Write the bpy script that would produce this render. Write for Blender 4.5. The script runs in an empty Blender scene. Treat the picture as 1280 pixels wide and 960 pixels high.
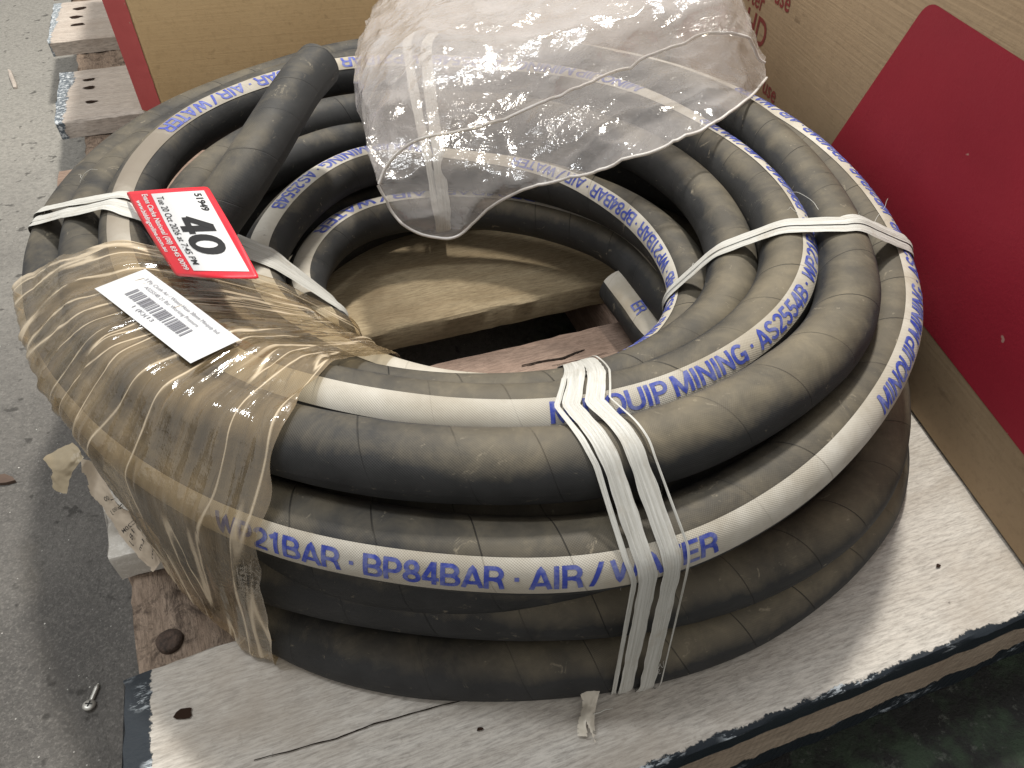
import bpy, bmesh, math, random
import numpy as np
from mathutils import Vector, Matrix, noise
from mathutils.bvhtree import BVHTree

# ------------------------------------------------------------------ camera, world, light
S = bpy.context.scene
R = math.radians
CAM = np.array([.03, -.509, .45]); PITCH = R(44); FPX = 887.0
cd = bpy.data.cameras.new('camera'); cam = bpy.data.objects.new('camera', cd)
S.collection.objects.link(cam)
cam.location = CAM; cam.rotation_euler = (R(90) - PITCH, 0, 0)
cd.sensor_width = 36; cd.lens = 36 * FPX / 1280; cd.clip_start = .01; cd.clip_end = 200
S.camera = cam
W = bpy.data.worlds.new('World'); S.world = W; W.use_nodes = True
W.node_tree.nodes['Background'].inputs[0].default_value = (1, .97, .93, 1)
W.node_tree.nodes['Background'].inputs[1].default_value = .62
def lamp(name, loc, target, size, power, col, size_y=None):
    l = bpy.data.lights.new(name, 'AREA'); l.energy = power; l.color = col
    l.shape = 'RECTANGLE'; l.size = size; l.size_y = size_y or size
    o = bpy.data.objects.new(name, l); S.collection.objects.link(o); o.location = loc
    o.rotation_euler = (Vector(target) - Vector(loc)).to_track_quat('-Z', 'Y').to_euler()
    return o
lamp('high_bay_lamp', (.16, 1.22, 2.70), (.03, 0, 0), .22, 108, (1, .955, .88))
lamp('fill_lamp', (-.75, -.05, 2.3), (0, 0, 0), .14, 27, (.95, .98, 1), 1.2)  # unseen strip light, added to brighten the coil hole and soften shadows
S.view_settings.view_transform = 'Standard'; S.view_settings.look = 'None'
S.view_settings.exposure = 0; S.view_settings.gamma = 1
S.cycles.max_bounces = 12; S.cycles.transparent_max_bounces = 24
S.cycles.use_denoising = True

# ------------------------------------------------------------------ helpers
FW = np.array([0, math.cos(PITCH), -math.sin(PITCH)]); RT = np.array([1., 0, 0]); UP = np.cross(RT, FW)
def ray(u, v): return FW + RT * (u - 640) / FPX - UP * (v - 480) / FPX
def at(u, v, h):                                  # the point at height h seen there in the photograph
    d = ray(u, v); return CAM + (h - CAM[2]) / d[2] * d
def proj(P):
    d = np.atleast_2d(P) - CAM; z = d @ FW
    return np.c_[640 + FPX * (d @ RT) / z, 480 - FPX * (d @ UP) / z]
random.seed(4)
def link(o, parent=None):
    S.collection.objects.link(o)
    if parent: o.parent = parent
    return o
def mk(name, V, F, mat, parent=None, smooth=True, uv=None):
    me = bpy.data.meshes.new(name)
    me.from_pydata([tuple(map(float, v)) for v in V], [], F)
    if uv is not None:
        L = me.uv_layers.new(name='UVMap')
        idx = np.empty(len(me.loops), int); me.loops.foreach_get('vertex_index', idx)
        L.data.foreach_set('uv', np.asarray(uv, float)[idx].ravel())
    if smooth: me.polygons.foreach_set('use_smooth', [True] * len(me.polygons))
    me.materials.append(mat); me.update()
    return link(bpy.data.objects.new(name, me), parent)
def empty(name, loc=(0, 0, 0)):
    o = bpy.data.objects.new(name, None); o.empty_display_size = .02; o.location = loc
    return link(o)
def tag(o, label=None, cat=None, kind=None, group=None):
    if label: o['label'] = label
    if cat: o['category'] = cat
    if kind: o['kind'] = kind
    if group: o['group'] = group
    return o
def grid_faces(n, m, close_n=False, close_m=False):
    F = []
    for i in range(n if close_n else n - 1):
        for j in range(m if close_m else m - 1):
            a, b = i, (i + 1) % n; c, d = j, (j + 1) % m
            F.append((a * m + c, b * m + c, b * m + d, a * m + d))
    return F
def fbm(p, sc, o=3):
    return noise.fractal(Vector(p) * sc, 1.0, 2.0, o)

# ------------------------------------------------------------------ materials
class NT:
    def __init__(s, name):
        s.m = bpy.data.materials.new(name); s.m.use_nodes = True
        s.t = s.m.node_tree; s.N = s.t.nodes; s.L = s.t.links
        s.b = s.N['Principled BSDF']; s.out = s.N['Material Output']
    def n(s, typ, ins=None, **kw):
        x = s.N.new(typ)
        for k, v in kw.items(): setattr(x, k, v)
        for k, v in (ins or {}).items(): s.set(x.inputs[k], v)
        return x
    def set(s, sock, v):
        if isinstance(v, bpy.types.NodeSocket): s.L.new(v, sock)
        elif isinstance(v, bpy.types.Node): s.L.new(v.outputs[0], sock)
        else:
            if isinstance(v, tuple) and len(v) == 3 and sock.type == 'RGBA': v = v + (1,)
            sock.default_value = v
    def mix(s, f, a, b, bl='MIX'):
        x = s.n('ShaderNodeMix', data_type='RGBA', blend_type=bl)
        s.set(x.inputs[0], f); s.set(x.inputs[6], a); s.set(x.inputs[7], b); return x.outputs[2]
    def math(s, op, a, b=0., c=0.):
        x = s.n('ShaderNodeMath', operation=op); s.set(x.inputs[0], a); s.set(x.inputs[1], b); s.set(x.inputs[2], c); return x.outputs[0]
    def ramp(s, f, lo, hi, a=0., b=1.):
        x = s.n('ShaderNodeMapRange', {0: f, 1: lo, 2: hi, 3: a, 4: b}); return x.outputs[0]
    def noise(s, vec, scale, detail=4, rough=.55, dist=0.):
        return s.n('ShaderNodeTexNoise', {'Vector': vec, 'Scale': scale, 'Detail': detail, 'Roughness': rough, 'Distortion': dist}).outputs[0]
    def co(s, which='Object'): return s.n('ShaderNodeTexCoord').outputs[which]
    def mapv(s, vec, sc=(1, 1, 1), loc=(0, 0, 0), rot=(0, 0, 0)):
        return s.n('ShaderNodeMapping', {'Vector': vec, 'Scale': sc, 'Location': loc, 'Rotation': rot}).outputs[0]
    def bump(s, h, st, dist=.001, nrm=None):
        x = s.n('ShaderNodeBump', {'Height': h, 'Strength': st, 'Distance': dist})
        if nrm: s.set(x.inputs['Normal'], nrm)
        return x.outputs[0]
    def schlick(s, nrm, f0=.04, k=1.):
        lw = s.n('ShaderNodeLayerWeight', {0: .5, 1: nrm}).outputs[1]
        return s.math('MULTIPLY', s.math('ADD', s.math('MULTIPLY', s.math('POWER', lw, 5.), 1 - f0), f0), k)
    def fin(s, col=None, rough=None, nrm=None, spec=None):
        if col is not None: s.set(s.b.inputs['Base Color'], col)
        if rough is not None: s.set(s.b.inputs['Roughness'], rough)
        if nrm is not None: s.set(s.b.inputs['Normal'], nrm)
        if spec is not None: s.set(s.b.inputs['Specular IOR Level'], spec)
        return s.m
def plain(name, col, rough=.6, spec=.5):
    return NT(name).fin(col, rough, None, spec)

def wrap_lines(t):
    """the oblique seams of the cloth wrapping; UV = metres along the hose, turns round it"""
    uv = t.co('UV'); s = t.n('ShaderNodeSeparateXYZ', {0: uv})
    nz = t.noise(t.mapv(uv, (6, 0, 0)), 1., 2)
    a = t.math('ADD', t.math('MULTIPLY', s.outputs[0], 21.), t.math('MULTIPLY', s.outputs[1], 1.0))
    a = t.math('ADD', a, t.math('MULTIPLY', nz, 1.3))
    fr = t.math('FRACT', a)
    d = t.math('ABSOLUTE', t.math('SUBTRACT', fr, .5))          # .5 at seam
    line = t.math('MULTIPLY', t.ramp(d, .488, .497), t.ramp(t.noise(t.mapv(uv, (11, 1.5, 0)), 1., 2), .38, .62, .05, .85))
    step = t.ramp(fr, 0., 1., 0., 1.)
    weave = t.n('ShaderNodeTexWave', {'Vector': t.mapv(uv, (1, .126, 1), (0, 0, 0), (0, 0, R(38))), 'Scale': 300., 'Distortion': .4, 'Detail': 1.}).outputs[1]
    weave2 = t.n('ShaderNodeTexWave', {'Vector': t.mapv(uv, (1, .126, 1), (0, 0, 0), (0, 0, R(-52))), 'Scale': 300., 'Distortion': .4, 'Detail': 1.}).outputs[1]
    return uv, line, step, t.math('ADD', weave, weave2)

def hose_mat():
    t = NT('black_hose_rubber'); uv, line, step, weave = wrap_lines(t)
    P = t.co('Object')
    n1 = t.noise(P, 9., 5, .6); n2 = t.noise(P, 42., 6, .7); n3 = t.noise(t.mapv(uv, (30, 3, 1)), 1.2, 5, .7, .6)
    base = t.mix(t.ramp(n2, .3, .7), (.014, .0145, .015), (.031, .031, .031))
    dustc = t.mix(n2, (.13, .108, .070), (.30, .25, .165))
    sx = t.n('ShaderNodeSeparateXYZ', {0: P})
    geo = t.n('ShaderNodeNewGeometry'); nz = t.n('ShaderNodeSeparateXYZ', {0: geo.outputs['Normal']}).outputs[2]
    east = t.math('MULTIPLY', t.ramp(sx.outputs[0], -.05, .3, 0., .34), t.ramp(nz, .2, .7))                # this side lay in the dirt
    dust_shade = t.ramp(nz, .25, .9, -.55, .15)                        # dust settles on what faces up; shade of the undersides put into the colour
    m = t.math('ADD', t.math('ADD', t.ramp(n1, .42, .66, -.10, .45), t.math('MULTIPLY', t.ramp(n3, .45, .8), .45)), t.math('ADD', east, dust_shade))
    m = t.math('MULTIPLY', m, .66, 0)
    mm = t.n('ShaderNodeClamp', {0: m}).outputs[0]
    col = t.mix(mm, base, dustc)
    scuff = t.ramp(t.noise(t.mapv(uv, (60, 9, 1)), 1., 4, .75, 1.2), .63, .78)
    col = t.mix(t.math('MULTIPLY', scuff, .6), col, (.42, .36, .26))
    col = t.mix(line, col, (.006, .006, .006))
    h = t.math('SUBTRACT', t.math('ADD', t.math('MULTIPLY', weave, .07), t.math('MULTIPLY', n2, .35)), t.math('MULTIPLY', line, .9))
    h = t.math('ADD', h, t.math('MULTIPLY', step, .25))
    return t.fin(col, t.ramp(n2, .2, .8, .55, .8), t.bump(h, .55, .0012), .35)
def stripe_mat():
    t = NT('white_marking_cloth'); uv, line, step, weave = wrap_lines(t); P = t.co('Object')
    n1 = t.noise(P, 14., 5, .6); n2 = t.noise(P, 60., 6, .7)
    col = t.mix(t.ramp(n1, .35, .7), (.50, .475, .42), (.33, .29, .225))
    sp = t.ramp(t.noise(t.mapv(uv, (70, 10, 1)), 1., 4, .7, .8), .70, .76)
    col = t.mix(t.math('MULTIPLY', sp, .7), col, (.10, .10, .10))
    col = t.mix(t.math('MULTIPLY', t.ramp(n2, .5, .8), .5), col, (.30, .265, .21))
    col = t.mix(t.math('MULTIPLY', line, .55), col, (.17, .15, .12))
    sx = t.n('ShaderNodeSeparateXYZ', {0: P})
    soil = t.math('MULTIPLY', t.ramp(sx.outputs[0], -.22, -.30), t.ramp(n1, .3, .5, .5, .95))
    col = t.mix(soil, col, (.17, .145, .115))
    h = t.math('ADD', t.math('MULTIPLY', weave, .16), t.math('MULTIPLY', line, .6))
    return t.fin(col, .72, t.bump(h, .5, .0008), .3)
def ink_mat(name, col, col2, P_scale=120.):
    t = NT(name); P = t.co('Object'); n = t.noise(P, P_scale, 5, .7)
    return t.fin(t.mix(t.ramp(n, .42, .72), col, col2), .65, None, .3)
def wood_mat(name, light, dark, stain, sat=1., grain=1., saw=0., seed=0.):
    t = NT(name); P = t.mapv(t.co('Object'), loc=(seed * 3.7, seed * 1.3, seed * .7))
    g = t.noise(t.mapv(P, (75, 560, 420)), 1., 6, .75, .2)
    g2 = t.noise(t.mapv(P, (3, 60, 60)), 1., 5, .65, .3)
    b = t.noise(P, 7., 5, .65)
    f = t.noise(P, 210., 4, .7)
    col = t.mix(t.ramp(g2, .3, .7), light, dark)
    col = t.mix(t.math('MULTIPLY', t.ramp(g, .42, .70), .75 * grain), col, tuple(c * .38 for c in dark))
    col = t.mix(t.math('MULTIPLY', t.ramp(b, .52, .75), .75), col, stain)
    col = t.mix(t.math('MULTIPLY', t.ramp(f, .58, .78), .35), col, tuple(c * .45 for c in stain))
    sp = t.ramp(t.noise(P, 75., 3, .6), .74, .78)
    col = t.mix(t.math('MULTIPLY', sp, .6), col, (.03, .022, .016))
    h = t.math('ADD', t.math('MULTIPLY', g, .9), t.math('MULTIPLY', f, .3))
    if saw:
        w = t.n('ShaderNodeTexWave', {'Vector': t.mapv(P, (1, .12, .12)), 'Scale': saw, 'Distortion': 1.5, 'Detail': 2.}).outputs[1]
        h = t.math('ADD', h, t.math('MULTIPLY', w, .8)); col = t.mix(t.math('MULTIPLY', t.ramp(w, .6, 1.), .22), col, tuple(c * .5 for c in dark))
    return t, P, col, h
def wood(name, light, dark, stain, **k):
    t, P, col, h = wood_mat(name, light, dark, stain, **k)
    return t.fin(col, .85, t.bump(h, .6, .0015), .2)
def painted_wood(name, light, dark, stain, axis, edge, sign, paint=(.012, .017, .022), worn=(.32, .36, .40), wear=.5, **k):
    """bare timber whose end or edge carries worn dark paint or a lighter tone beyond a ragged line (object coords)"""
    t, P, col, h = wood_mat(name, light, dark, stain, **k)
    O = t.co('Object'); s = t.n('ShaderNodeSeparateXYZ', {0: O}).outputs[axis]
    rag = t.math('MULTIPLY', t.math('SUBTRACT', t.noise(O, 95., 5, .75), .5), .020)
    rag = t.math('ADD', rag, t.math('MULTIPLY', t.math('SUBTRACT', t.noise(O, 22., 2, .5), .5), .022))
    d = t.math('MULTIPLY', t.math('SUBTRACT', t.math('ADD', s, rag), edge), float(sign))
    m = t.ramp(d, 0., .0008)
    wn = t.ramp(t.noise(t.mapv(O, (160, 160, 160)), 1., 5, .8), .5, .58)
    wn = t.math('MULTIPLY', wn, t.ramp(t.noise(O, 34., 2, .5), .62 - wear * .3, .72 - wear * .3))
    pc = t.mix(wn, paint, worn)
    col = t.mix(m, col, pc)
    h = t.math('ADD', h, t.math('MULTIPLY', m, .8))
    return t.fin(col, t.ramp(m, 0, 1, .85, .55), t.bump(h, .6, .0015), .25)

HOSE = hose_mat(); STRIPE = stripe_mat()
BLUE = ink_mat('blue_print', (.035, .055, .30), (.20, .22, .38))

# ------------------------------------------------------------------ setting: ground
GZ = -.108
def ground_mat():
    t = NT('worn_grey_concrete'); P = t.co('Object')
    n = t.noise(P, 5., 6, .65); f = t.noise(P, 160., 5, .75); g = t.noise(P, 40., 5, .7)
    sx = t.n('ShaderNodeSeparateXYZ', {0: P})
    col = t.mix(t.ramp(n, .3, .7), (.098, .092, .086), (.165, .155, .142))
    far = t.ramp(t.math('ADD', sx.outputs[1], t.math('MULTIPLY', n, .3)), .1, .75)          # paler towards the back
    col = t.mix(t.math('MULTIPLY', far, .8), col, (.36, .345, .31))
    col = t.mix(t.ramp(f, .4, .75), col, t.mix(.55, col, (.04, .04, .038)))
    chip = t.ramp(t.n('ShaderNodeTexVoronoi', {'Vector': P, 'Scale': 120.}).outputs[0], .10, .05)
    col = t.mix(t.math('MULTIPLY', chip, t.ramp(g, .52, .58)), col, (.55, .54, .5))
    col = t.mix(t.math('MULTIPLY', t.ramp(t.noise(P, 420., 3, .6), .5, .75), .4), col, (.30, .285, .26))
    pit = t.ramp(t.noise(P, 60., 2, .5), .66, .72)
    col = t.mix(t.math('MULTIPLY', pit, .7), col, (.035, .033, .03))
    # mossy patch by the front corner, deep shade put into its colour
    east = t.ramp(t.math('ADD', sx.outputs[0], t.math('MULTIPLY', g, .12)), .05, .16)
    shaded_moss = t.mix(t.ramp(t.noise(P, 24., 5, .7), .45, .62), (.016, .016, .015), (.030, .046, .028))
    shaded_moss = t.mix(t.ramp(t.noise(P, 70., 5, .8), .58, .68), shaded_moss, (.085, .09, .078))
    col = t.mix(east, col, shaded_moss)
    h = t.math('ADD', t.math('MULTIPLY', f, .8), t.math('MULTIPLY', g, .7))
    return t.fin(col, .8, t.bump(h, .9, .004), .3)
def ground_grid():
    xs = np.r_[-8, -4, np.linspace(-1.6, 1.2, 110), 4, 8]; ys = np.r_[-4, -2, np.linspace(-.9, 2.2, 110), 5, 9]
    V = [(x, y, GZ + (.0025 * fbm((x, y, 0), 14) if abs(x) < 1.6 and abs(y) < 2.2 else 0)) for x in xs for y in ys]
    return V, grid_faces(len(xs), len(ys))
V, F = ground_grid()
tag(mk('ground', V, F, ground_mat()), 'rough grey concrete floor with chips and a mossy patch painted in deep shade', kind='structure')

# ------------------------------------------------------------------ pallet
AZ = R(19.5); E1 = np.array([math.cos(AZ), math.sin(AZ)]); E2 = np.array([-math.sin(AZ), math.cos(AZ)])
pal = empty('pallet', (0, 0, GZ)); pal.rotation_euler = (0, 0, AZ)
tag(pal, 'weathered timber pallet with dark painted edges under the hose coil', 'pallet')
ZB = -GZ                                           # top of the deck in the pallet's own coordinates
def board(name, e1a, e1b, e2a, e2b, zt, th, mat, parent=pal, seed=0, nx=70, rough=.0009, skewa=0, skewb=0, taper=0.):
    """a plank with slightly uneven faces and broken arrises"""
    ny = 14
    prof = [(0, 0)]
    xs = np.linspace(0, 1, nx); V = []
    cx, cy = (e1a + e1b) / 2, (e2a + e2b) / 2
    ring = [(-.5, -1), (-.5, -.12), (-.488, -.02), (-.46, 0)] + [(q, 0) for q in np.linspace(-.4, .4, ny)] + [(.46, 0), (.488, -.02), (.5, -.12), (.5, -1)]
    m = len(ring)
    for i, s in enumerate(xs):
        for (q, z) in ring:
            k = (q + .5)
            xa = e1a + skewa * k; xb = e1b + skewb * k
            x = xa + (xb - xa) * s
            y = cy + q * (e2b - e2a) + taper * k * s
            dn = rough * fbm((x + seed * 3, y, seed), 30) + rough * .6 * fbm((x * .3, y, seed + 5), 90)
            if abs(q) > .45: y += rough * 1.6 * fbm((x, q, seed + 9), 40, 4)
            if i in (0, nx - 1): x += .0035 * fbm((seed, y, 2 + i), 60, 4)
            zz = zt + z * th + (dn if z > -.9 else 0)
            V.append((x - cx, y - cy, zz - zt))
    Fs = grid_faces(nx, m)
    Fs += [tuple(range(m)), tuple(reversed(range((nx - 1) * m, nx * m)))]
    Fs += [(i * m, (i + 1) * m, (i + 2) * m - 1, (i + 1) * m - 1) for i in range(nx - 1)]
    o = mk(name, V, Fs, mat, parent, smooth=False)
    me = o.data; me.polygons.foreach_set('use_smooth', [True] * len(me.polygons))
    me.set_sharp_from_angle(angle=R(40))
    o.location = (cx, cy, zt)
    return o
pale = ((.52, .49, .445), (.41, .375, .33), (.29, .25, .205))
gold = ((.50, .41, .27), (.38, .295, .18), (.20, .145, .085))
pink = ((.32, .235, .185), (.22, .15, .115), (.11, .075, .055))
far_ = ((.56, .50, .44), (.44, .38, .33), (.36, .30, .25))
def local_edge(e, c): return e - c
# front lead board: dark paint on its front edge and left end
LB = (-.309, .80, -.383, -.222)
def lead_mat():
    t, P, col, h = wood_mat('pale_lead_board_wood', *pale, seed=1, grain=1.)
    O = t.co('Object'); sp = t.n('ShaderNodeSeparateXYZ', {0: O})
    def rag(a, b): return t.math('ADD', t.math('MULTIPLY', t.math('SUBTRACT', t.noise(O, 120., 5, .75), .5), a), t.math('MULTIPLY', t.math('SUBTRACT', t.noise(O, 26., 2, .5), .5), b))
    dx = t.math('SUBTRACT', LB[0] - (LB[0] + LB[1]) / 2 + .016, t.math('ADD', sp.outputs[0], rag(.012, .006)))
    dy = t.math('SUBTRACT', LB[2] - (LB[2] + LB[3]) / 2 + .004, t.math('ADD', sp.outputs[1], rag(.010, .012)))
    dz = t.math('SUBTRACT', -.0035, sp.outputs[2])
    dz = t.math('MINIMUM', dz, t.math('SUBTRACT', -.07, sp.outputs[1]))
    m = t.ramp(t.math('MAXIMUM', t.math('MAXIMUM', dx, dy), dz), 0., .0008)
    wn = t.math('MULTIPLY', t.ramp(t.noise(t.mapv(O, (60, 200, 200)), 1., 5, .8), .52, .6), t.math('MULTIPLY', t.ramp(t.noise(O, 30., 2, .5), .50, .62), t.ramp(sp.outputs[2], -.006, -.003)))
    col = t.mix(m, col, t.mix(wn, (.012, .017, .023), (.40, .44, .47)))
    crackn = t.math('MULTIPLY', t.math('SUBTRACT', t.noise(t.mapv(O, (8, 8, 8)), 1., 4, .6), .5), .02)
    g = t.math('ABSOLUTE', t.math('SUBTRACT', t.math('ADD', sp.outputs[1], crackn), .0))
    return t.fin(col, t.ramp(m, 0, 1, .82, .5), t.bump(h, .5, .0013), .25)
lead = board('deck_board', *LB[:2], *LB[2:], ZB, .022, lead_mat(), seed=1, nx=150, rough=.0009, taper=.055)
lead['label'] = 'wide pale front board with ragged black paint along its edge'
def crack(pts, w, parent, zt, name='crack'):
    """an open split in the face of a board"""
    pts = np.array(pts); n = 40
    t = np.linspace(0, 1, n); q = np.c_[np.interp(t, np.linspace(0, 1, len(pts)), pts[:, 0]), np.interp(t, np.linspace(0, 1, len(pts)), pts[:, 1])]
    V = []
    for i in range(n):
        ww = w * (.25 + .75 * math.sin(math.pi * min(1, .08 + t[i] * .92)) ** .5) * (1 + .5 * noise.noise(Vector((i * .7, 3, 1))))
        off = .0006 * noise.noise(Vector((i * .35, 7, 2)))
        V += [(q[i, 0], q[i, 1] + off - ww, zt), (q[i, 0], q[i, 1] + off + ww, zt)]
    return mk(name, V, grid_faces(n, 2), plain('dark_split', (.02, .015, .012), .95, .05), parent)
pc = ((LB[0] + LB[1]) / 2, (LB[2] + LB[3]) / 2)
def loc1(u, v):
    p = at(u, v, 0)[:2]; return (p @ E1 - pc[0], p @ E2 - pc[1])
crack([loc1(318, 951), loc1(420, 924), loc1(470, 905), loc1(565, 879), loc1(640, 862)], .00042, lead, .0011)
def hole(u, v, rx, ry, parent, c, zt=.0012, name='nail_hole'):
    p = at(u, v, 0)[:2]; x, y = p @ E1 - c[0], p @ E2 - c[1]; n = 12
    V = [(0, 0, zt)] + [(rx * math.cos(a) * (1 + .25 * math.sin(3 * a + u)), ry * math.sin(a) * (1 + .25 * math.cos(2 * a + v)), zt) for a in np.linspace(0, 2 * math.pi, n, endpoint=False)]
    V = [(x + a, y + b, z) for a, b, z in V]
    return mk(name, V, [(0, i + 1, (i + 1) % n + 1) for i in range(n)], plain('rusty_hole', (.022, .012, .008), .9, .1), parent)
hole(231, 893, .0052, .0042, lead, pc); hole(1172, 708, .002, .0013, lead, pc); hole(1190, 575, .0012, .001, lead, pc); hole(600, 912, .002, .0012, lead, pc)
# other deck boards
DB = [(-.323, .80, -.127, .0, painted_wood('pink_board_wood', *pink, axis=0, edge=-.43, sign=-1, paint=(.50, .47, .42), worn=(.60, .57, .52), wear=.9, seed=2), 'brown board inside the coil with a split knot'),  # left end lighter: bright light on pale wood put into its colour
      (-.38, .80, .062, .235, wood('golden_board_wood', *gold, seed=3), 'yellow brown board seen in the hole of the coil'),
      (-.405, .80, .345, .535, wood('reddish_board_wood', *pink, seed=4), None),
      (-.437, .80, .698, .911, painted_wood('pale_far_wood', *far_, axis=0, edge=-.618 + .010, sign=-1, worn=(.55, .58, .6), wear=1.4, paint=(.10, .12, .14), seed=5), 'pale board with three nail marks before the yellow box'),
      (-.485, .80, 1.078, 1.325, painted_wood('pale_farthest_wood', *far_, axis=0, edge=-.642 + .004, sign=-1, worn=(.6, .63, .66), wear=1.4, paint=(.2, .23, .25), seed=6), 'farthest pale board with three dark nail marks'),
      (-.52, .80, 1.45, 1.62, wood('dark_far_wood', *pink, seed=7), None)]
BO = []
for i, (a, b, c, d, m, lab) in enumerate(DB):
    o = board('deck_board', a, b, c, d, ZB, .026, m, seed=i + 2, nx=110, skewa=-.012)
    if lab: o['label'] = lab
    BO.append((o, ((a + b) / 2, (c + d) / 2)))
for u, v in ((100, 11), (95, 22), (98, 31)): hole(u, v, .012, .008, *BO[4])
for u, v in ((112, 100), (112, 110), (114, 128)): hole(u, v, .009, .005, *BO[3])
def loc2(u, v):
    p = at(u, v, 0)[:2]; return (p @ E1 - BO[0][1][0], p @ E2 - BO[0][1][1])
crack([loc2(652, 458), loc2(680, 452), loc2(702, 449), loc2(722, 441), loc2(731, 438)], .0011, BO[0][0], .0012)
crack([loc2(690, 458), loc2(730, 450), loc2(760, 441)], .0004, BO[0][0], .0012)
# bearers under the boards
def bearer(e1a, e1b, e2a, e2b, zt, zb, mat, seed, **k): return board('bearer', e1a, e1b, e2a, e2b, zt, zt - zb, mat, seed=seed, nx=90, **k)
sawn = painted_wood('sawn_bearer_wood', (.42, .34, .26), (.30, .235, .175), (.22, .165, .12), axis=2, edge=-.052, sign=-1, wear=.1, saw=55., seed=9)
bearer(-.27, .283, -.3822, -.30, ZB - .023, .004, sawn, 21)
bearer(.286, .8, -.380, -.30, ZB - .023, .004, sawn, 22)
bearer(-.3, .8, -.10, -.03, ZB - .028, .004, wood('dark_bearer_wood', *pink, seed=10), 23)
# side bearer runs along the left ends, across the boards
def rot_mat():
    t, P, col, h = wood_mat('rotten_bearer_wood', (.40, .31, .24), (.27, .20, .15), (.13, .09, .065), seed=11)
    n = t.noise(P, 55., 6, .75, .6); col = t.mix(t.math('MULTIPLY', t.ramp(n, .5, .62), .8), col, (.07, .052, .042))
    return t.fin(col, .9, t.bump(t.math('ADD', h, t.math('MULTIPLY', n, 2.)), .8, .003), .15)
sb = bearer(-.222, 1.7, .215, .325, ZB - .0275, .004, rot_mat(), 31, rough=.0035)
sb.rotation_euler = (0, 0, R(90) + R(6)); sb.location = (-.345, .62, ZB - .0275)
sb['label'] = 'rotten side bearer with a big rusty nail head'
bs = bearer(-.2, 1.7, .0, .09, ZB - .0275, .004, wood('mid_bearer_wood', *pink, seed=12), 32); bs.rotation_euler = (0, 0, R(90)); bs.location = (.20, .62, ZB - .0275)
nail = at(213, 803, -.0265); nx_, ny_ = nail[:2] @ E1, nail[:2] @ E2
def nail_head():
    V = []; n = 20
    prof = [(.0001, .0012), (.0045, .0010), (.0078, .0006), (.0088, -.0006), (.0090, -.004)]
    for r, z in prof:
        for a in np.linspace(0, 2 * math.pi, n, endpoint=False):
            V.append((r * math.cos(a) * (1 + .06 * math.sin(3 * a)), r * math.sin(a), z + .0008 * noise.noise(Vector((math.cos(a) * 2, math.sin(a) * 2, r * 200)))))
    t = NT('rusty_nail_metal'); P = t.co('Object'); n1 = t.noise(P, 300., 5, .7)
    m = t.fin(t.mix(t.ramp(n1, .35, .65), (.022, .014, .010), (.085, .055, .04)), .7, t.bump(n1, .8, .002), .4)
    o = mk('nail_head', V, grid_faces(len(prof), n, False, True), m, pal); o.location = (nx_, ny_, ZB - .0225); return o
nail_head()

# ------------------------------------------------------------------ cartons
def card_mat(name, c1, c2, stain):
    t = NT(name); P = t.co('Object')
    n = t.noise(P, 6., 5, .6); f = t.noise(P, 150., 4, .7); fl = t.noise(t.mapv(P, (1, 1, 60)), 6., 3, .5)
    col = t.mix(t.ramp(n, .3, .7), c1, c2)
    col = t.mix(t.math('MULTIPLY', t.ramp(f, .5, .8), .35), col, stain)
    sc = t.ramp(t.noise(t.mapv(P, (40, 40, 14)), 1., 5, .75, 1.), .69, .76)
    col = t.mix(t.math('MULTIPLY', sc, .35), col, stain)
    rub = t.math('MULTIPLY', t.ramp(t.noise(t.mapv(P, (70, 26, 90)), 1., 3, .6), .62, .70), t.ramp(t.noise(P, 7., 2), .5, .6))
    col = t.mix(t.math('MULTIPLY', rub, .5), col, stain)
    return t.fin(col, .8, t.bump(t.math('ADD', t.math('MULTIPLY', fl, .5), t.math('MULTIPLY', f, .4)), .35, .0015), .25)
def ink_card(name, c, c2):
    t = NT(name); P = t.co('Object'); f = t.noise(P, 260., 4, .7); n = t.noise(P, 8., 4, .6)
    col = t.mix(t.ramp(n, .3, .7), c, c2)
    col = t.mix(t.math('MULTIPLY', t.ramp(f, .6, .8), .35), col, tuple(.5 * x for x in c))
    sp = t.ramp(t.noise(P, 70., 2, .5), .76, .78); col = t.mix(t.math('MULTIPLY', sp, .5), col, (.45, .38, .3))
    return t.fin(col, .62, t.bump(f, .2, .001), .35)
KRAFT = card_mat('brown_kraft_card', (.33, .24, .148), (.28, .20, .122), (.14, .095, .058))
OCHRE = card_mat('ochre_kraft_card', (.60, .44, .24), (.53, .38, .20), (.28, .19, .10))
REDINK = ink_card('crimson_print', (.29, .013, .028), (.245, .011, .024))
PINKINK = ink_card('faded_red_print', (.46, .09, .085), (.38, .06, .06))
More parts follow.
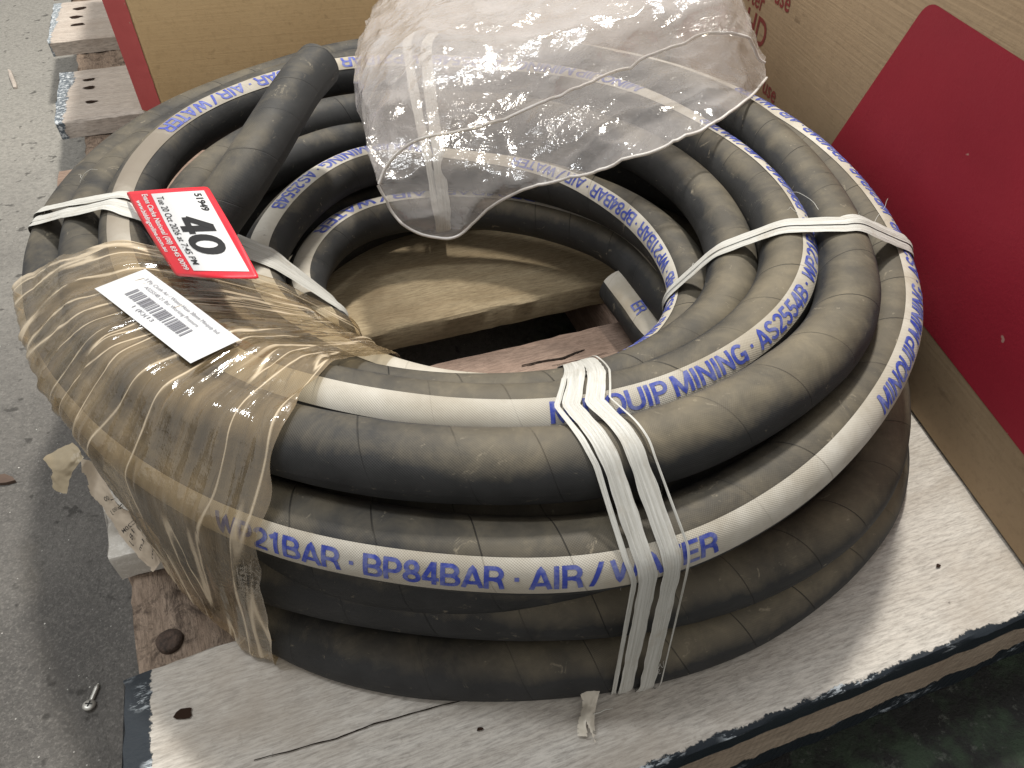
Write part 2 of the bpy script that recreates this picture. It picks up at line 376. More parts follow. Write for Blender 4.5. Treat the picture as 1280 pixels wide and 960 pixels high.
# right carton: its face stands along the coil's right side
RB0 = np.array([.3975, -.240]); RD = np.array([-.116, .993]); RD /= np.linalg.norm(RD); RN = np.array([-RD[1], RD[0]])  # RN to the coil
def face_sz(u, v):
    d = ray(u, v); k = ((RB0 - CAM[:2]) @ RN) / (d[:2] @ RN); P = CAM + k * d
    return (P[:2] - RB0) @ RD, P[2]
def rface(s, z, off=0.): p = RB0 + RD * s + RN * off; return (p[0], p[1], z)
def prism(poly, z0, z1, mat, name, parent=None, bev=.004):
    bm = bmesh.new(); vs = [bm.verts.new((x, y, z0)) for x, y in poly]
    f = bm.faces.new(vs); r = bmesh.ops.extrude_face_region(bm, geom=[f])
    bmesh.ops.translate(bm, vec=(0, 0, z1 - z0), verts=[e for e in r['geom'] if isinstance(e, bmesh.types.BMVert)])
    bmesh.ops.recalc_face_normals(bm, faces=bm.faces)
    bmesh.ops.bevel(bm, geom=bm.edges[:], offset=bev, segments=3, profile=.5, affect='EDGES')
    me = bpy.data.meshes.new(name); bm.to_mesh(me); bm.free(); me.materials.append(mat)
    me.polygons.foreach_set('use_smooth', [True] * len(me.polygons)); me.set_sharp_from_angle(angle=R(25))
    return link(bpy.data.objects.new(name, me), parent)
rb = empty('carton', (float(RB0[0]) + .2, float(RB0[1]) + .4, 0))
tag(rb, 'large brown cardboard carton with crimson printed panel standing right of the coil', 'carton')
def child(o, par): o.parent = par; o.matrix_parent_inverse = Matrix.Translation(-Vector(par.location)); return o
RL = .945
poly = [RB0, RB0 + RD * RL, RB0 + RD * RL - RN * .5, RB0 - RN * .5]
child(prism([tuple(p) for p in poly], .001, .35, KRAFT, 'carton_body'), rb)
# printed red panel
def panel():
    tl = face_sz(1162, 0); bl = face_sz(1012, 222); br = face_sz(1268, 552); tr = face_sz(1262, 64)
    q = [tl, bl, br, tr]; print('panel', q)
    # edges carried on to the carton's front corner
    def ext(a, b, s): k = (s - a[0]) / (b[0] - a[0]); return (s, a[1] + k * (b[1] - a[1]))
    br = ext(bl, br, .006); tr = ext(tl, tr, .006)
    pts = []
    def rnd(p, a, b, r=.014):
        p, a, b = map(np.array, (p, a, b)); A = p + (a - p) / np.linalg.norm(a - p) * r; B = p + (b - p) / np.linalg.norm(b - p) * r
        return [tuple((1 - t) ** 2 * A + 2 * t * (1 - t) * p + t * t * B) for t in np.linspace(0, 1, 7)]
    pts += rnd(tl, tr, bl) + rnd(bl, tl, br) + [br, tr]
    V = [rface(s, z, .0007) for s, z in pts]
    o = mk('printed_panel', V, [tuple(range(len(V)))], REDINK, None, False)
    return o
o = child(panel(), rb); o['label'] = 'crimson printed panel with rounded corner'

FONT_CACHE = {}
def text_mesh(txt, bold=.0, cuts=0, cutx=0, spacing=1.0):
    """verts (x from 0 to width, y 0..1 = cap height) and faces of a line of text"""
    key = (txt, bold, cuts, cutx, spacing)
    if key in FONT_CACHE: return FONT_CACHE[key]
    c = bpy.data.curves.new('t', 'FONT'); c.body = txt; c.size = 1.0; c.offset = bold; c.resolution_u = 3; c.space_character = spacing
    c.fill_mode = 'FRONT'
    o = bpy.data.objects.new('t', c); S.collection.objects.link(o)
    bpy.context.view_layer.update()
    me = bpy.data.meshes.new_from_object(o.evaluated_get(bpy.context.evaluated_depsgraph_get()))
    bpy.data.objects.remove(o); bpy.data.curves.remove(c)
    bm = bmesh.new(); bm.from_mesh(me); bpy.data.meshes.remove(me)
    cap = .729
    bmesh.ops.scale(bm, vec=(1 / cap, 1 / cap, 1), verts=bm.verts)
    x0 = min(v.co.x for v in bm.verts); bmesh.ops.translate(bm, vec=(-x0, 0, 0), verts=bm.verts)
    w = max(v.co.x for v in bm.verts)
    for i in range(1, cuts):
        bmesh.ops.bisect_plane(bm, geom=bm.verts[:] + bm.edges[:] + bm.faces[:], plane_co=(0, i / cuts, 0), plane_no=(0, 1, 0))
    for i in range(1, cutx):
        bmesh.ops.bisect_plane(bm, geom=bm.verts[:] + bm.edges[:] + bm.faces[:], plane_co=(w * i / cutx, 0, 0), plane_no=(1, 0, 0))
    bm.verts.index_update()
    V = np.array([v.co[:] for v in bm.verts]); F = [tuple(v.index for v in f.verts) for f in bm.faces]; bm.free()
    FONT_CACHE[key] = (V, F, w); return FONT_CACHE[key]
# a bold grotesque drawn from strokes (cap height 1), for the print on the hose
def _arc(cx, cy, rx, ry, a0, a1, n=9, p=1.0):
    out = []
    for a in np.linspace(R(a0), R(a1), n):
        c, s_ = math.cos(a), math.sin(a)
        out.append((cx + rx * math.copysign(abs(c) ** p, c), cy + ry * math.copysign(abs(s_) ** p, s_)))
    return out
SW = .165; lo, hi, mid = SW / 2, 1 - SW / 2, .5
GLY = {
 'A': (.74, [[(.07, 0), (.37, 1.0), (.67, 0)], [(.16, .27), (.58, .27)]]),
 'B': (.70, [[(.09, 0), (.09, 1)], [(.09, hi), (.36, hi)] + _arc(.36, .715, .20, .2, 90, -90) + [(.09, .515)], [(.36, .515)] + _arc(.38, .30, .225, .2175, 90, -90) + [(.09, lo)]]),
 'D': (.74, [[(.09, 0), (.09, 1)], [(.09, hi)] + _arc(.30, .5, .35, .4175, 90, -90, 13) + [(.09, lo)]]),
 'E': (.64, [[(.09, 0), (.09, 1)], [(.09, hi), (.59, hi)], [(.09, .5), (.55, .5)], [(.09, lo), (.60, lo)]]),
 'G': (.80, [_arc(.39, .5, .30, .4175, 42, 335, 19, .92) + [(.67, .32), (.67, .43), (.42, .43)], [(.67, .45), (.67, 0)]]),
 'I': (.30, [[(.13, 0), (.13, 1)]]),
 'M': (.90, [[(.09, 0), (.09, 1)], [(.12, .96), (.43, .06), (.74, .96)], [(.77, 1), (.77, 0)]]),
 'N': (.76, [[(.09, 0), (.09, 1)], [(.10, .94), (.62, .06)], [(.63, 0), (.63, 1)]]),
 'O': (.82, [_arc(.40, .5, .315, .4175, 0, 360, 25, .92)]),
 'P': (.67, [[(.09, 0), (.09, 1)], [(.09, hi), (.34, hi)] + _arc(.36, .68, .20, .2375, 90, -90) + [(.09, .4425)]]),
 'Q': (.82, [_arc(.40, .5, .315, .4175, 0, 360, 25, .92), [(.44, .27), (.72, -.02)]]),
 'R': (.71, [[(.09, 0), (.09, 1)], [(.09, hi), (.36, hi)] + _arc(.37, .70, .205, .2175, 90, -90) + [(.09, .4825)], [(.36, .47), (.52, .40), (.56, .25), (.60, 0)]]),
 'S': (.69, [_arc(.33, .715, .225, .2025, 15, 250, 11)[:-1] + [(.29, .53), (.42, .47)] + _arc(.345, .285, .235, .2025, 62, -165, 11)]),
 'T': (.66, [[(.02, hi), (.62, hi)], [(.32, 1), (.32, 0)]]),
 'U': (.74, [[(.09, 1), (.09, .33)] + _arc(.36, .33, .27, .2475, 180, 360, 11) + [(.63, 1)]]),
 'W': (1.0, [[(.06, 1), (.27, .03), (.485, .97), (.70, .03), (.91, 1)]]),
 '0': (.62, [_arc(.30, .5, .215, .42, 0, 360, 21, .95)]),
 '1': (.56, [[(.30, 0), (.30, 1)], [(.30, .90), (.08, .74)]]),
 '2': (.62, [_arc(.30, .70, .215, .2175, 165, -25, 10) + [(.40, .47), (.13, .20), (.10, lo)], [(.03, lo), (.56, lo)]]),
 '4': (.62, [[(.39, .97), (.07, .30)], [(.03, .275), (.59, .275)], [(.42, 1), (.42, 0)]]),
 '5': (.62, [[(.52, hi), (.16, hi), (.11, .50)], [(.11, .51), (.18, .57)] + _arc(.31, .32, .225, .2375, 115, -160, 12)]),
 '8': (.62, [_arc(.30, .72, .185, .1975, 0, 360, 17), _arc(.30, .29, .225, .2075, 0, 360, 17)]),
 '/': (.46, [[(.02, -.03), (.38, 1.03)]]),
 '\u00b7': (.36, [[(.09, .5), (.24, .5)]]), ' ': (.20, [])}
STROKE_CACHE = {}
def stroke_text(txt, sw=SW):
    if txt in STROKE_CACHE: return STROKE_CACHE[txt]
    V, F, x0, nst = [], [], 0., 0
    for ch in txt:
        wd, sts = GLY[ch]
        for st in sts:
            P = [np.array(st[0])]
            for p in st[1:]:
                p = np.array(p); d = np.linalg.norm(p - P[-1])
                if d < 1e-4: continue
                k = max(1, int(d / .17)); b = P[-1]
                for j in range(1, k + 1): P.append(b + (p - b) * j / k)
            P = np.array(P); n = len(P); closed = np.linalg.norm(P[0] - P[-1]) < 1e-3
            D = np.diff(P, axis=0); D /= np.linalg.norm(D, axis=1)[:, None]
            base = len(V); nst += 1
            for i in range(n):
                if closed and i in (0, n - 1): a, b = D[-1], D[0]
                else: a, b = D[max(i - 1, 0)], D[min(i, n - 2)]
                m = a + b; L = np.linalg.norm(m); m = m / L if L > .2 else a
                nr = np.array([-m[1], m[0]]); k = min(1 / max(m @ a, .35), 1.6)
                for sgn in (-1, 1):
                    q = P[i] + nr * sgn * sw / 2 * k
                    V.append((q[0] + x0, min(max(q[1], -.02), 1.02), (nst % 3) * 1.0))
            F += [(base + 2 * i, base + 2 * i + 2, base + 2 * i + 3, base + 2 * i + 1) for i in range(n - 1)]
        x0 += wd
    V = np.array(V); V[:, 0] -= V[:, 0].min(); w = V[:, 0].max()
    STROKE_CACHE[txt] = (V, F, w); return STROKE_CACHE[txt]
REDTXT = ink_card('dark_red_print', (.20, .03, .03), (.16, .035, .03))
for txt, u, v, hgt in (('use', 968, 2, .023), ('rter', 935, 0, .023), ('HD', 930, 40, .034), ('use', 953, 114, .021)):
    s0, z0 = face_sz(u, v); Vt, Ft, w = text_mesh(txt, .012)
    child(mk('lettering', [rface(s0 - x * hgt, z0 + y * hgt * .9, .0006) for x, y, _ in Vt], Ft, REDTXT, None, False), rb)
# scuffs by its foot
# left carton: chamfered, faded red corner face beside an ochre front
lb = empty('carton', (-.25, .75, 0)); tag(lb, 'ochre cardboard box with faded red corner standing behind the coil at left', 'carton')
P1 = at(179, 140, 0)[:2]; P2 = at(208, 146, 0)[:2]
d = np.array([math.cos(R(14)), math.sin(R(14))]); P3 = P2 + d * 1.15
nb = np.array([-d[1], d[0]]); P4 = P3 + nb * .45; P5 = P1 + nb * .45 + np.array([-.10, .12])
print('left carton', P1, P2, P3)
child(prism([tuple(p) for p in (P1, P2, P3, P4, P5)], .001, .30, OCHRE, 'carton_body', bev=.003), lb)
def corner_print():
    n = P2 - P1; nn = np.array([n[1], -n[0]]) / np.linalg.norm(n) * .0012
    a, b = P1 + nn + n * .02, P2 + nn - n * .03
    V = []; F = []
    for k, z in enumerate(np.linspace(.004, .296, 30)):
        j = .0015 * noise.noise(Vector((k * .9, 2, 2)))
        V += [(a[0], a[1], z), (b[0] + j, b[1], z)]
    return mk('corner_print', V, grid_faces(30, 2), PINKINK, None, False)
o = child(corner_print(), lb); o['label'] = 'faded red printed corner face'

# ------------------------------------------------------------------ the hose
HR = .02
hose = empty('coiled_hose', (0, 0, 0)); tag(hose, 'coil of black rubber hose with white lettered stripes lying on the pallet', 'hose')
def C(u, v, h, off=0.):
    p = at(u, v, h); r = math.hypot(p[0], p[1]) + off; a = math.atan2(p[1], p[0]); return (a, r, h)
def Pz(deg, r, h): return (R(deg), r, h)
RINGS = {}
def ring_curve(pts, n=300):
    """periodic smooth curve through (angle, radius, height) points"""
    pts = sorted([((a + 2 * math.pi) % (2 * math.pi), r, h) for a, r, h in pts])
    a = np.array([p[0] for p in pts]); Y = np.array([[p[1], p[2]] for p in pts]); k = len(a)
    a3 = np.r_[a - 2 * math.pi, a, a + 2 * math.pi]; Y3 = np.vstack([Y, Y, Y])
    m = np.gradient(Y3, axis=0) / np.gradient(a3)[:, None]
    th = np.linspace(0, 2 * math.pi, n, endpoint=False); out = []
    for t in th:
        i = np.searchsorted(a3, t, 'right') - 1; hh = a3[i + 1] - a3[i]; x = (t - a3[i]) / hh
        out.append((2 * x**3 - 3 * x**2 + 1) * Y3[i] + (x**3 - 2 * x**2 + x) * hh * m[i] + (-2 * x**3 + 3 * x**2) * Y3[i + 1] + (x**3 - x**2) * hh * m[i + 1])
    out = np.array(out)
    ker = np.ones(15) / 15; pad = np.vstack([out[-20:], out, out[:20]])
    out = np.c_[np.convolve(pad[:, 0], ker, 'same')[20:-20], np.convolve(pad[:, 1], ker, 'same')[20:-20]]
    return np.c_[out[:, 0] * np.cos(th), out[:, 0] * np.sin(th), out[:, 1]]
def frames(Cv, closed):
    T = np.roll(Cv, -1, 0) - np.roll(Cv, 1, 0)
    if not closed: T[0] = Cv[1] - Cv[0]; T[-1] = Cv[-1] - Cv[-2]
    T /= np.linalg.norm(T, axis=1)[:, None]
    O = np.cross(T, [0, 0, 1.]); O /= np.linalg.norm(O, axis=1)[:, None]
    return T, O, np.cross(O, T)
def arclen(Cv):
    return np.r_[0, np.cumsum(np.linalg.norm(np.diff(Cv, axis=0), axis=1))]
def tube(name, Cv, closed, mat, parent, rad=HR, m=36, phis=None, lift=0., seed=0, u0=0.):
    Q = np.vstack([Cv, Cv[:1]]) if closed else Cv
    T, O, U = frames(Cv, closed)
    if closed: O = np.vstack([O, O[:1]]); U = np.vstack([U, U[:1]])
    L = arclen(Q) + u0; n = len(Q); V = []; uv = []
    for i in range(n):
        ph = np.linspace(0, 2 * math.pi, m + 1) if phis is None else np.linspace(phis[i][0], phis[i][1], m + 1)
        w = i % len(Cv)
        for p in ph:
            c0, s0 = math.cos(p), math.sin(p)
            q = Cv[w]
            rr = rad * (1 + .018 * noise.noise(Vector((q[0] * 9 + c0 * .6 + seed * 5, q[1] * 9 + s0 * .6, q[2] * 9))) + .012 * noise.noise(Vector((q[0] * 30 + c0, q[1] * 30 + s0, seed)))) + lift
            V.append(Q[i] + rr * (c0 * O[i] + s0 * U[i])); uv.append((L[i], p / (2 * math.pi)))
    return mk(name, V, grid_faces(n, m + 1), mat, parent, True, uv), L[-1]

def wstripe(Cv, phi_pts, width, name, parent, seed, closed=True, u0=0., lift=.0005):
    """the marking stripe: phi_pts = [(angle deg round the coil, phi deg round the hose)]"""
    n = len(Cv); th = np.degrees(np.arctan2(Cv[:, 1], Cv[:, 0])) % 360
    xs = np.array([p[0] % 360 for p in phi_pts]); o = np.argsort(xs); xs = xs[o]; ys = np.array([p[1] for p in phi_pts])[o]
    ph = np.interp(th, np.r_[xs[-1] - 360, xs, xs[0] + 360], np.r_[ys[-1], ys, ys[0]])
    k = 21; pad = np.r_[ph[-k:], ph, ph[:k]]; ph = np.convolve(pad, np.ones(k) / k, 'same')[k:-k]
    ph = np.radians(ph); hw = width / HR / 2
    P = [(p - hw, p + hw) for p in ph]; P = P + P[:1]
    tube(name, Cv, closed, STRIPE, parent, phis=P, m=12, lift=lift, seed=seed, u0=u0)
    return ph
def nearest(Cv, u, v):
    q = proj(Cv); return int(np.argmin((q[:, 0] - u) ** 2 + (q[:, 1] - v) ** 2))
def words(Cv, ph, txt, ua, ub, hgt, parent, seed, bold=.022, dphi=0., half=None):
    """lettering laid round the hose from the point seen at ua to the one at ub"""
    n = len(Cv); ia, ib = nearest(Cv, *ua), nearest(Cv, *ub)
    if ib <= ia: ib += n
    idx = np.arange(ia, ib + 1) % n
    Q = Cv[idx]; T, O, U = frames(Cv, True); O = O[idx]; U = U[idx]; p = ph[idx]
    s = arclen(Q); Vt, Ft, w = stroke_text(txt)
    out = []
    for x, y, lay in Vt:
        a = x / w * s[-1]
        q = np.array([np.interp(a, s, Q[:, k]) for k in range(3)]); oo = np.array([np.interp(a, s, O[:, k]) for k in range(3)]); uu = np.array([np.interp(a, s, U[:, k]) for k in range(3)])
        pp = np.interp(a, s, p) + dphi + (y - .5) * hgt / HR
        c0, s0 = math.cos(pp), math.sin(pp)
        rr = HR * (1 + .018 * noise.noise(Vector((q[0] * 9 + c0 * .6 + seed * 5, q[1] * 9 + s0 * .6, q[2] * 9))) + .012 * noise.noise(Vector((q[0] * 30 + c0, q[1] * 30 + s0, seed)))) + .0008 + lay * 4e-5
        out.append(q + rr * (c0 * oo + s0 * uu))
    return mk('lettering', out, Ft, BLUE, parent, True)

DEF = {
 'L1': [C(u, v, .008, -.015) for u, v in ((341, 803), (430, 843), (550, 861), (700, 858), (830, 838), (942, 799), (1017, 750), (1062, 709), (1100, 667), (1130, 590), (280, 762), (215, 695))]
       + [Pz(0, .335, .02), Pz(40, .325, .02), Pz(90, .325, .02), Pz(140, .30, .02), Pz(180, .275, .02), Pz(202, .268, .02)],
 'L2': [C(u, v, .046, -.014) for u, v in ((450, 766), (600, 782), (730, 782), (830, 770), (950, 735), (1025, 697), (1062, 667), (1110, 610))]
       + [Pz(0, .337, .06), Pz(40, .332, .06), Pz(90, .33, .06), Pz(140, .31, .06), Pz(180, .29, .06), Pz(210, .285, .06), Pz(235, .30, .06)],
 'L3': [C(*p) for p in ((600, 690, .130), (450, 672, .130), (340, 643, .128), (760, 690, .130), (880, 650, .132), (1000, 574, .134), (1072, 494, .136), (1110, 415, .138), (1101, 328, .138), (1080, 285, .138), (1052, 245, .138), (1014, 203, .138), (930, 143, .138),
        (780, 88, .132), (600, 66, .126), (455, 68, .122), (340, 100, .116), (215, 150, .108), (160, 186, .104), (128, 215, .102), (74, 290, .096), (75, 400, .100), (125, 500, .112), (230, 588, .122))],
 'L4': [C(*p) for p in ((600, 581, .166), (450, 569, .166), (350, 545, .163), (750, 575, .166), (895, 530, .166), (985, 475, .166), (1052, 410, .166), (1054, 330, .166), (1020, 250, .166), (961, 180, .166), (880, 125, .160),
        (760, 88, .152), (600, 78, .146), (450, 84, .140), (335, 110, .134), (230, 160, .128), (150, 215, .122), (114, 285, .120), (118, 370, .126), (165, 450, .142), (250, 512, .155))],
 'L5': [C(*p) for p in ((600, 523, .158), (450, 505, .158), (760, 512, .160), (870, 470, .160), (935, 425, .160), (974, 375, .160), (985, 318, .160), (970, 275, .160), (938, 232, .158), (868, 176, .154), (760, 122, .150), (600, 96, .148), (437, 94, .148), (297, 131, .145), (245, 158, .142), (205, 190, .140), (168, 245, .138), (160, 300, .138), (185, 375, .142), (265, 440, .150), (350, 482, .156))],
 'L6': [C(*p) for p in ((600, 505, .126), (760, 487, .130), (850, 440, .134), (893, 405, .137), (912, 372, .138), (915, 325, .138), (892, 268, .138), (850, 222, .136), (800, 190, .134), (720, 160, .130), (600, 140, .128), (480, 138, .128), (400, 150, .128), (310, 186, .128), (245, 240, .126), (222, 300, .126), (235, 360, .130), (300, 425, .132), (400, 475, .130))],
 'L7': [C(*p) for p in ((600, 503, .100), (770, 482, .100), (836, 440, .100), (858, 408, .100), (866, 376, .100), (858, 345, .100), (836, 310, .100), (797, 276, .100), (737, 246, .098), (660, 224, .096), (560, 212, .096), (485, 203, .098), (430, 218, .100), (385, 248, .100), (345, 292, .100), (325, 340, .100), (340, 390, .098), (420, 450, .098))],
 'L8': [C(*p) for p in ((825, 362, .058), (803, 335, .058), (763, 304, .058), (700, 280, .058), (610, 264, .058), (530, 264, .058), (480, 270, .058), (440, 284, .058), (410, 306, .058), (388, 335, .058), (380, 370, .058), (420, 425, .058))] + [Pz(-90, .215, .058), Pz(-60, .21, .058), Pz(-30, .205, .058)],
 'L9': [Pz(0, .232, .02), Pz(30, .232, .02), Pz(60, .236, .02), Pz(90, .236, .02), Pz(120, .23, .02), Pz(150, .215, .02), Pz(180, .21, .02), Pz(210, .215, .02), Pz(240, .22, .02), Pz(270, .225, .02), Pz(300, .228, .02), Pz(330, .23, .02)],
 'M1': [Pz(a, .278, .02) for a in range(0, 360, 30)],
 'M2': [Pz(a, .282, .065) for a in range(0, 360, 30)],
 'M3': [Pz(a, .268, .108) for a in range(0, 360, 30)],
}
LABELS = {'L1': 'lowest outer turn resting on the pallet', 'L3': 'outer upper turn with lettered stripe facing out', 'L4': 'plain black top turn', 'L5': 'top turn with lettered white stripe', 'L8': 'innermost turn low in the hole'}
CV = {k: ring_curve(v) for k, v in DEF.items()}
for k, v in CV.items():
    if k[0] == 'L':
        r = np.hypot(v[:, 0], v[:, 1]); print(k, 'r at 0,45..:', [round(float(r[int(i * 300 / 8)]), 3) for i in range(8)])
TURN = {}
for i, (k, cv) in enumerate(CV.items()):
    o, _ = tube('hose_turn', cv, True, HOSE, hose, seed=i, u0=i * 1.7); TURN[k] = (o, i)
    if k in LABELS: o['label'] = LABELS[k]
SPH = {}
def stripe_on(k, pts, width):
    o, i = TURN[k]; SPH[k] = wstripe(CV[k], pts, width, 'marking_stripe', o, i, u0=i * 1.7)
stripe_on('L3', [(270, 22), (240, 20), (210, 18), (300, 28), (330, 46), (0, 58), (20, 70), (40, 84), (60, 84), (90, 20), (120, -30), (180, -30)], .0215)
stripe_on('L5', [(270, 54), (300, 54), (330, 50), (0, 58), (30, 78), (50, 94), (90, 114), (120, 118), (150, 108), (180, 92), (220, 74), (245, 60)], .0165)
stripe_on('L7', [(270, 112), (300, 118), (330, 150), (0, 158), (30, 140), (60, 112), (90, 100), (120, 94), (150, 94), (180, 96), (220, 100)], .0165)
stripe_on('L8', [(0, 84), (45, 84), (90, 84), (135, 88), (180, 92), (225, 84), (270, 84), (315, 84)], .0165)
LH = .0118
def put(k, txt, a, b, h=LH, **kw): return words(CV[k], SPH[k], txt, a, b, h, TURN[k][0], TURN[k][1], **kw)
put('L3', 'WP21BAR \u00b7 BP84BAR \u00b7 AIR / WATER', (300, 634), (862, 656), .0130)
put('L3', 'MINQUIP MINING \u00b7 AS2554B \u00b7 WP21BAR \u00b7 BP84BAR \u00b7 AIR / WATER', (1062, 512), (915, 136), .0130)
put('L5', 'MINQUIP MINING \u00b7 AS2554B \u00b7 WP21BAR \u00b7 BP84BAR \u00b7 AIR / WATER', (682, 520), (868, 177))
put('L5', 'MINQUIP MINING \u00b7 AS2554B \u00b7 WP21BAR \u00b7 BP84BAR \u00b7 AIR / WATER', (800, 138), (206, 188), .0125)
put('L7', 'MINQUIP MINING \u00b7 AS2554B \u00b7 WP21BAR \u00b7 BP84BAR \u00b7 AIR / WATER', (700, 486), (640, 222))
put('L7', 'MINQUIP MINING \u00b7 AS2554B', (545, 211), (348, 285))
put('L8', 'WP21BAR \u00b7 BP84BAR \u00b7 AIR / WATER', (790, 325), (404, 312))
# the two free ends
def open_curve(pts, n=60):
    P = np.array([at(*p) for p in pts]); k = len(P)
    t = np.r_[0, np.cumsum(np.linalg.norm(np.diff(P, axis=0), axis=1))]; m = np.gradient(P, axis=0) / np.gradient(t)[:, None]
    out = []
    for x in np.linspace(0, t[-1], n):
        i = min(np.searchsorted(t, x, 'right') - 1, k - 2); hh = t[i + 1] - t[i]; y = (x - t[i]) / hh
        out.append((2 * y**3 - 3 * y**2 + 1) * P[i] + (y**3 - 2 * y**2 + y) * hh * m[i] + (-2 * y**3 + 3 * y**2) * P[i + 1] + (y**3 - y**2) * hh * m[i + 1])
    return np.array(out)
def free_end(pts, seed, label, stripe=None):
    """a cut end: outer skin, cut rim and the dark bore"""
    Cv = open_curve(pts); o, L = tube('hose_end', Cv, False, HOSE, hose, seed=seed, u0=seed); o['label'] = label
    T, O, U = frames(Cv, False); n = 36; V = []
    prof = [(HR * 1.0, -.0012), (HR * .975, .0006), (HR * .93, .0010), (HR * .72, .0008), (HR * .68, -.002), (HR * .68, -.05)]
    for r, d in prof:
        for a in np.linspace(0, 2 * math.pi, n, endpoint=False):
            V.append(Cv[-1] + T[-1] * d + r * (math.cos(a) * O[-1] + math.sin(a) * U[-1]))
    mk('cut_rim', V, grid_faces(len(prof), n, False, True), plain('cut_rubber', (.035, .033, .031), .8, .2), o)
    if stripe:
        p = R(stripe[0]); hw = stripe[1] / HR / 2
        tube('marking_stripe', Cv, False, STRIPE, o, phis=[(p - hw, p + hw)] * len(Cv), m=12, lift=.0005, seed=seed, u0=seed)
        txt, s0, hgt = stripe[2], stripe[3], .0115
        Vt, Ft, w = stroke_text(txt); s = arclen(Cv); out = []
        for x, y, lay in Vt:
            a = s[-1] - s0 - x * hgt * .9
            q = np.array([np.interp(a, s, Cv[:, k]) for k in range(3)]); oo = O[len(O) // 2]; uu = U[len(U) // 2]; pp = p - (y - .5) * hgt / HR
            oo = np.array([np.interp(a, s, O[:, k]) for k in range(3)]); uu = np.array([np.interp(a, s, U[:, k]) for k in range(3)])
            out.append(q + (HR * 1.02 + .0006 + lay * 4e-5) * (math.cos(pp) * oo + math.sin(pp) * uu))
        mk('lettering', out, Ft, BLUE, o)
    return o, Cv
free_end([(232, 400, .128), (238, 345, .136), (258, 290, .154), (295, 235, .174), (335, 172, .190), (372, 112, .203), (398, 82, .208)], 41, 'plain free end of the hose rising out of the coil')
free_end([(905, 470, .02), (860, 452, .022), (823, 425, .026), (795, 388, .030), (772, 358, .033)], 42, 'cut free end of the hose with pale stripe inside the hole', (112, .024, 'ER', .045))

# ------------------------------------------------------------------ what is wrapped and tied round the coil
def sections(th, skip=()):
    """(radius, height) of every turn where a vertical plane at angle th cuts it"""
    i = (th % (2 * math.pi)) / (2 * math.pi) * 300; a = int(i) % 300; b = (a + 1) % 300; f = i - int(i)
    out = []
    for k, cv in CV.items():
        if k in skip: continue
        q = cv[a] * (1 - f) + cv[b] * f; out.append((math.hypot(q[0], q[1]), q[2]))
    return np.array(out)
def hull(th, psi, pad=.0006, skip=()):
    """point of the taut skin round the section whose outward direction is psi (0 out, 90 up, 180 in)"""
    s = sections(th, skip); n = np.array([math.cos(psi), math.sin(psi)])
    k = int(np.argmax(s @ n)); return s[k] + (HR * 1.012 + pad) * n
def hull_path(th_of, p0, p1, n=160, pad=.0006, skip=()):
    """taut path from direction p0 to p1; th_of(t) gives the angle round the coil"""
    out = []
    for t in np.linspace(0, 1, n * 3):
        th = th_of(t); r, z = hull(th, p0 + (p1 - p0) * t, pad, skip); out.append((r, z, t))
    out = np.array(out)
    s = np.r_[0, np.cumsum(np.hypot(np.diff(out[:, 0]), np.diff(out[:, 1])))]
    q = np.linspace(0, s[-1], n)
    return np.c_[np.interp(q, s, out[:, 0]), np.interp(q, s, out[:, 1]), np.interp(q, s, out[:, 2])], s[-1]
def ang(u, v, h): p = at(u, v, h); return math.atan2(p[1], p[0]) % (2 * math.pi)

def patch(ctrl, nu, nv):
    """Catmull-Rom surface through a grid of control points"""
    G = np.array(ctrl, float)
    def cr(A, n):
        k = len(A); t = np.linspace(0, k - 1, n); out = []
        for x in t:
            i = min(int(x), k - 2); f = x - i
            p0 = A[i - 1] if i > 0 else 2 * A[0] - A[1]; p3 = A[i + 2] if i + 2 < k else 2 * A[-1] - A[-2]; p1, p2 = A[i], A[i + 1]
            out.append(.5 * (2 * p1 + (p2 - p0) * f + (2 * p0 - 5 * p1 + 4 * p2 - p3) * f * f + (3 * p1 - p0 - 3 * p2 + p3) * f**3))
        return np.array(out)
    H = cr(G, nu); H = cr(H.transpose(1, 0, 2), nv).transpose(1, 0, 2); return H
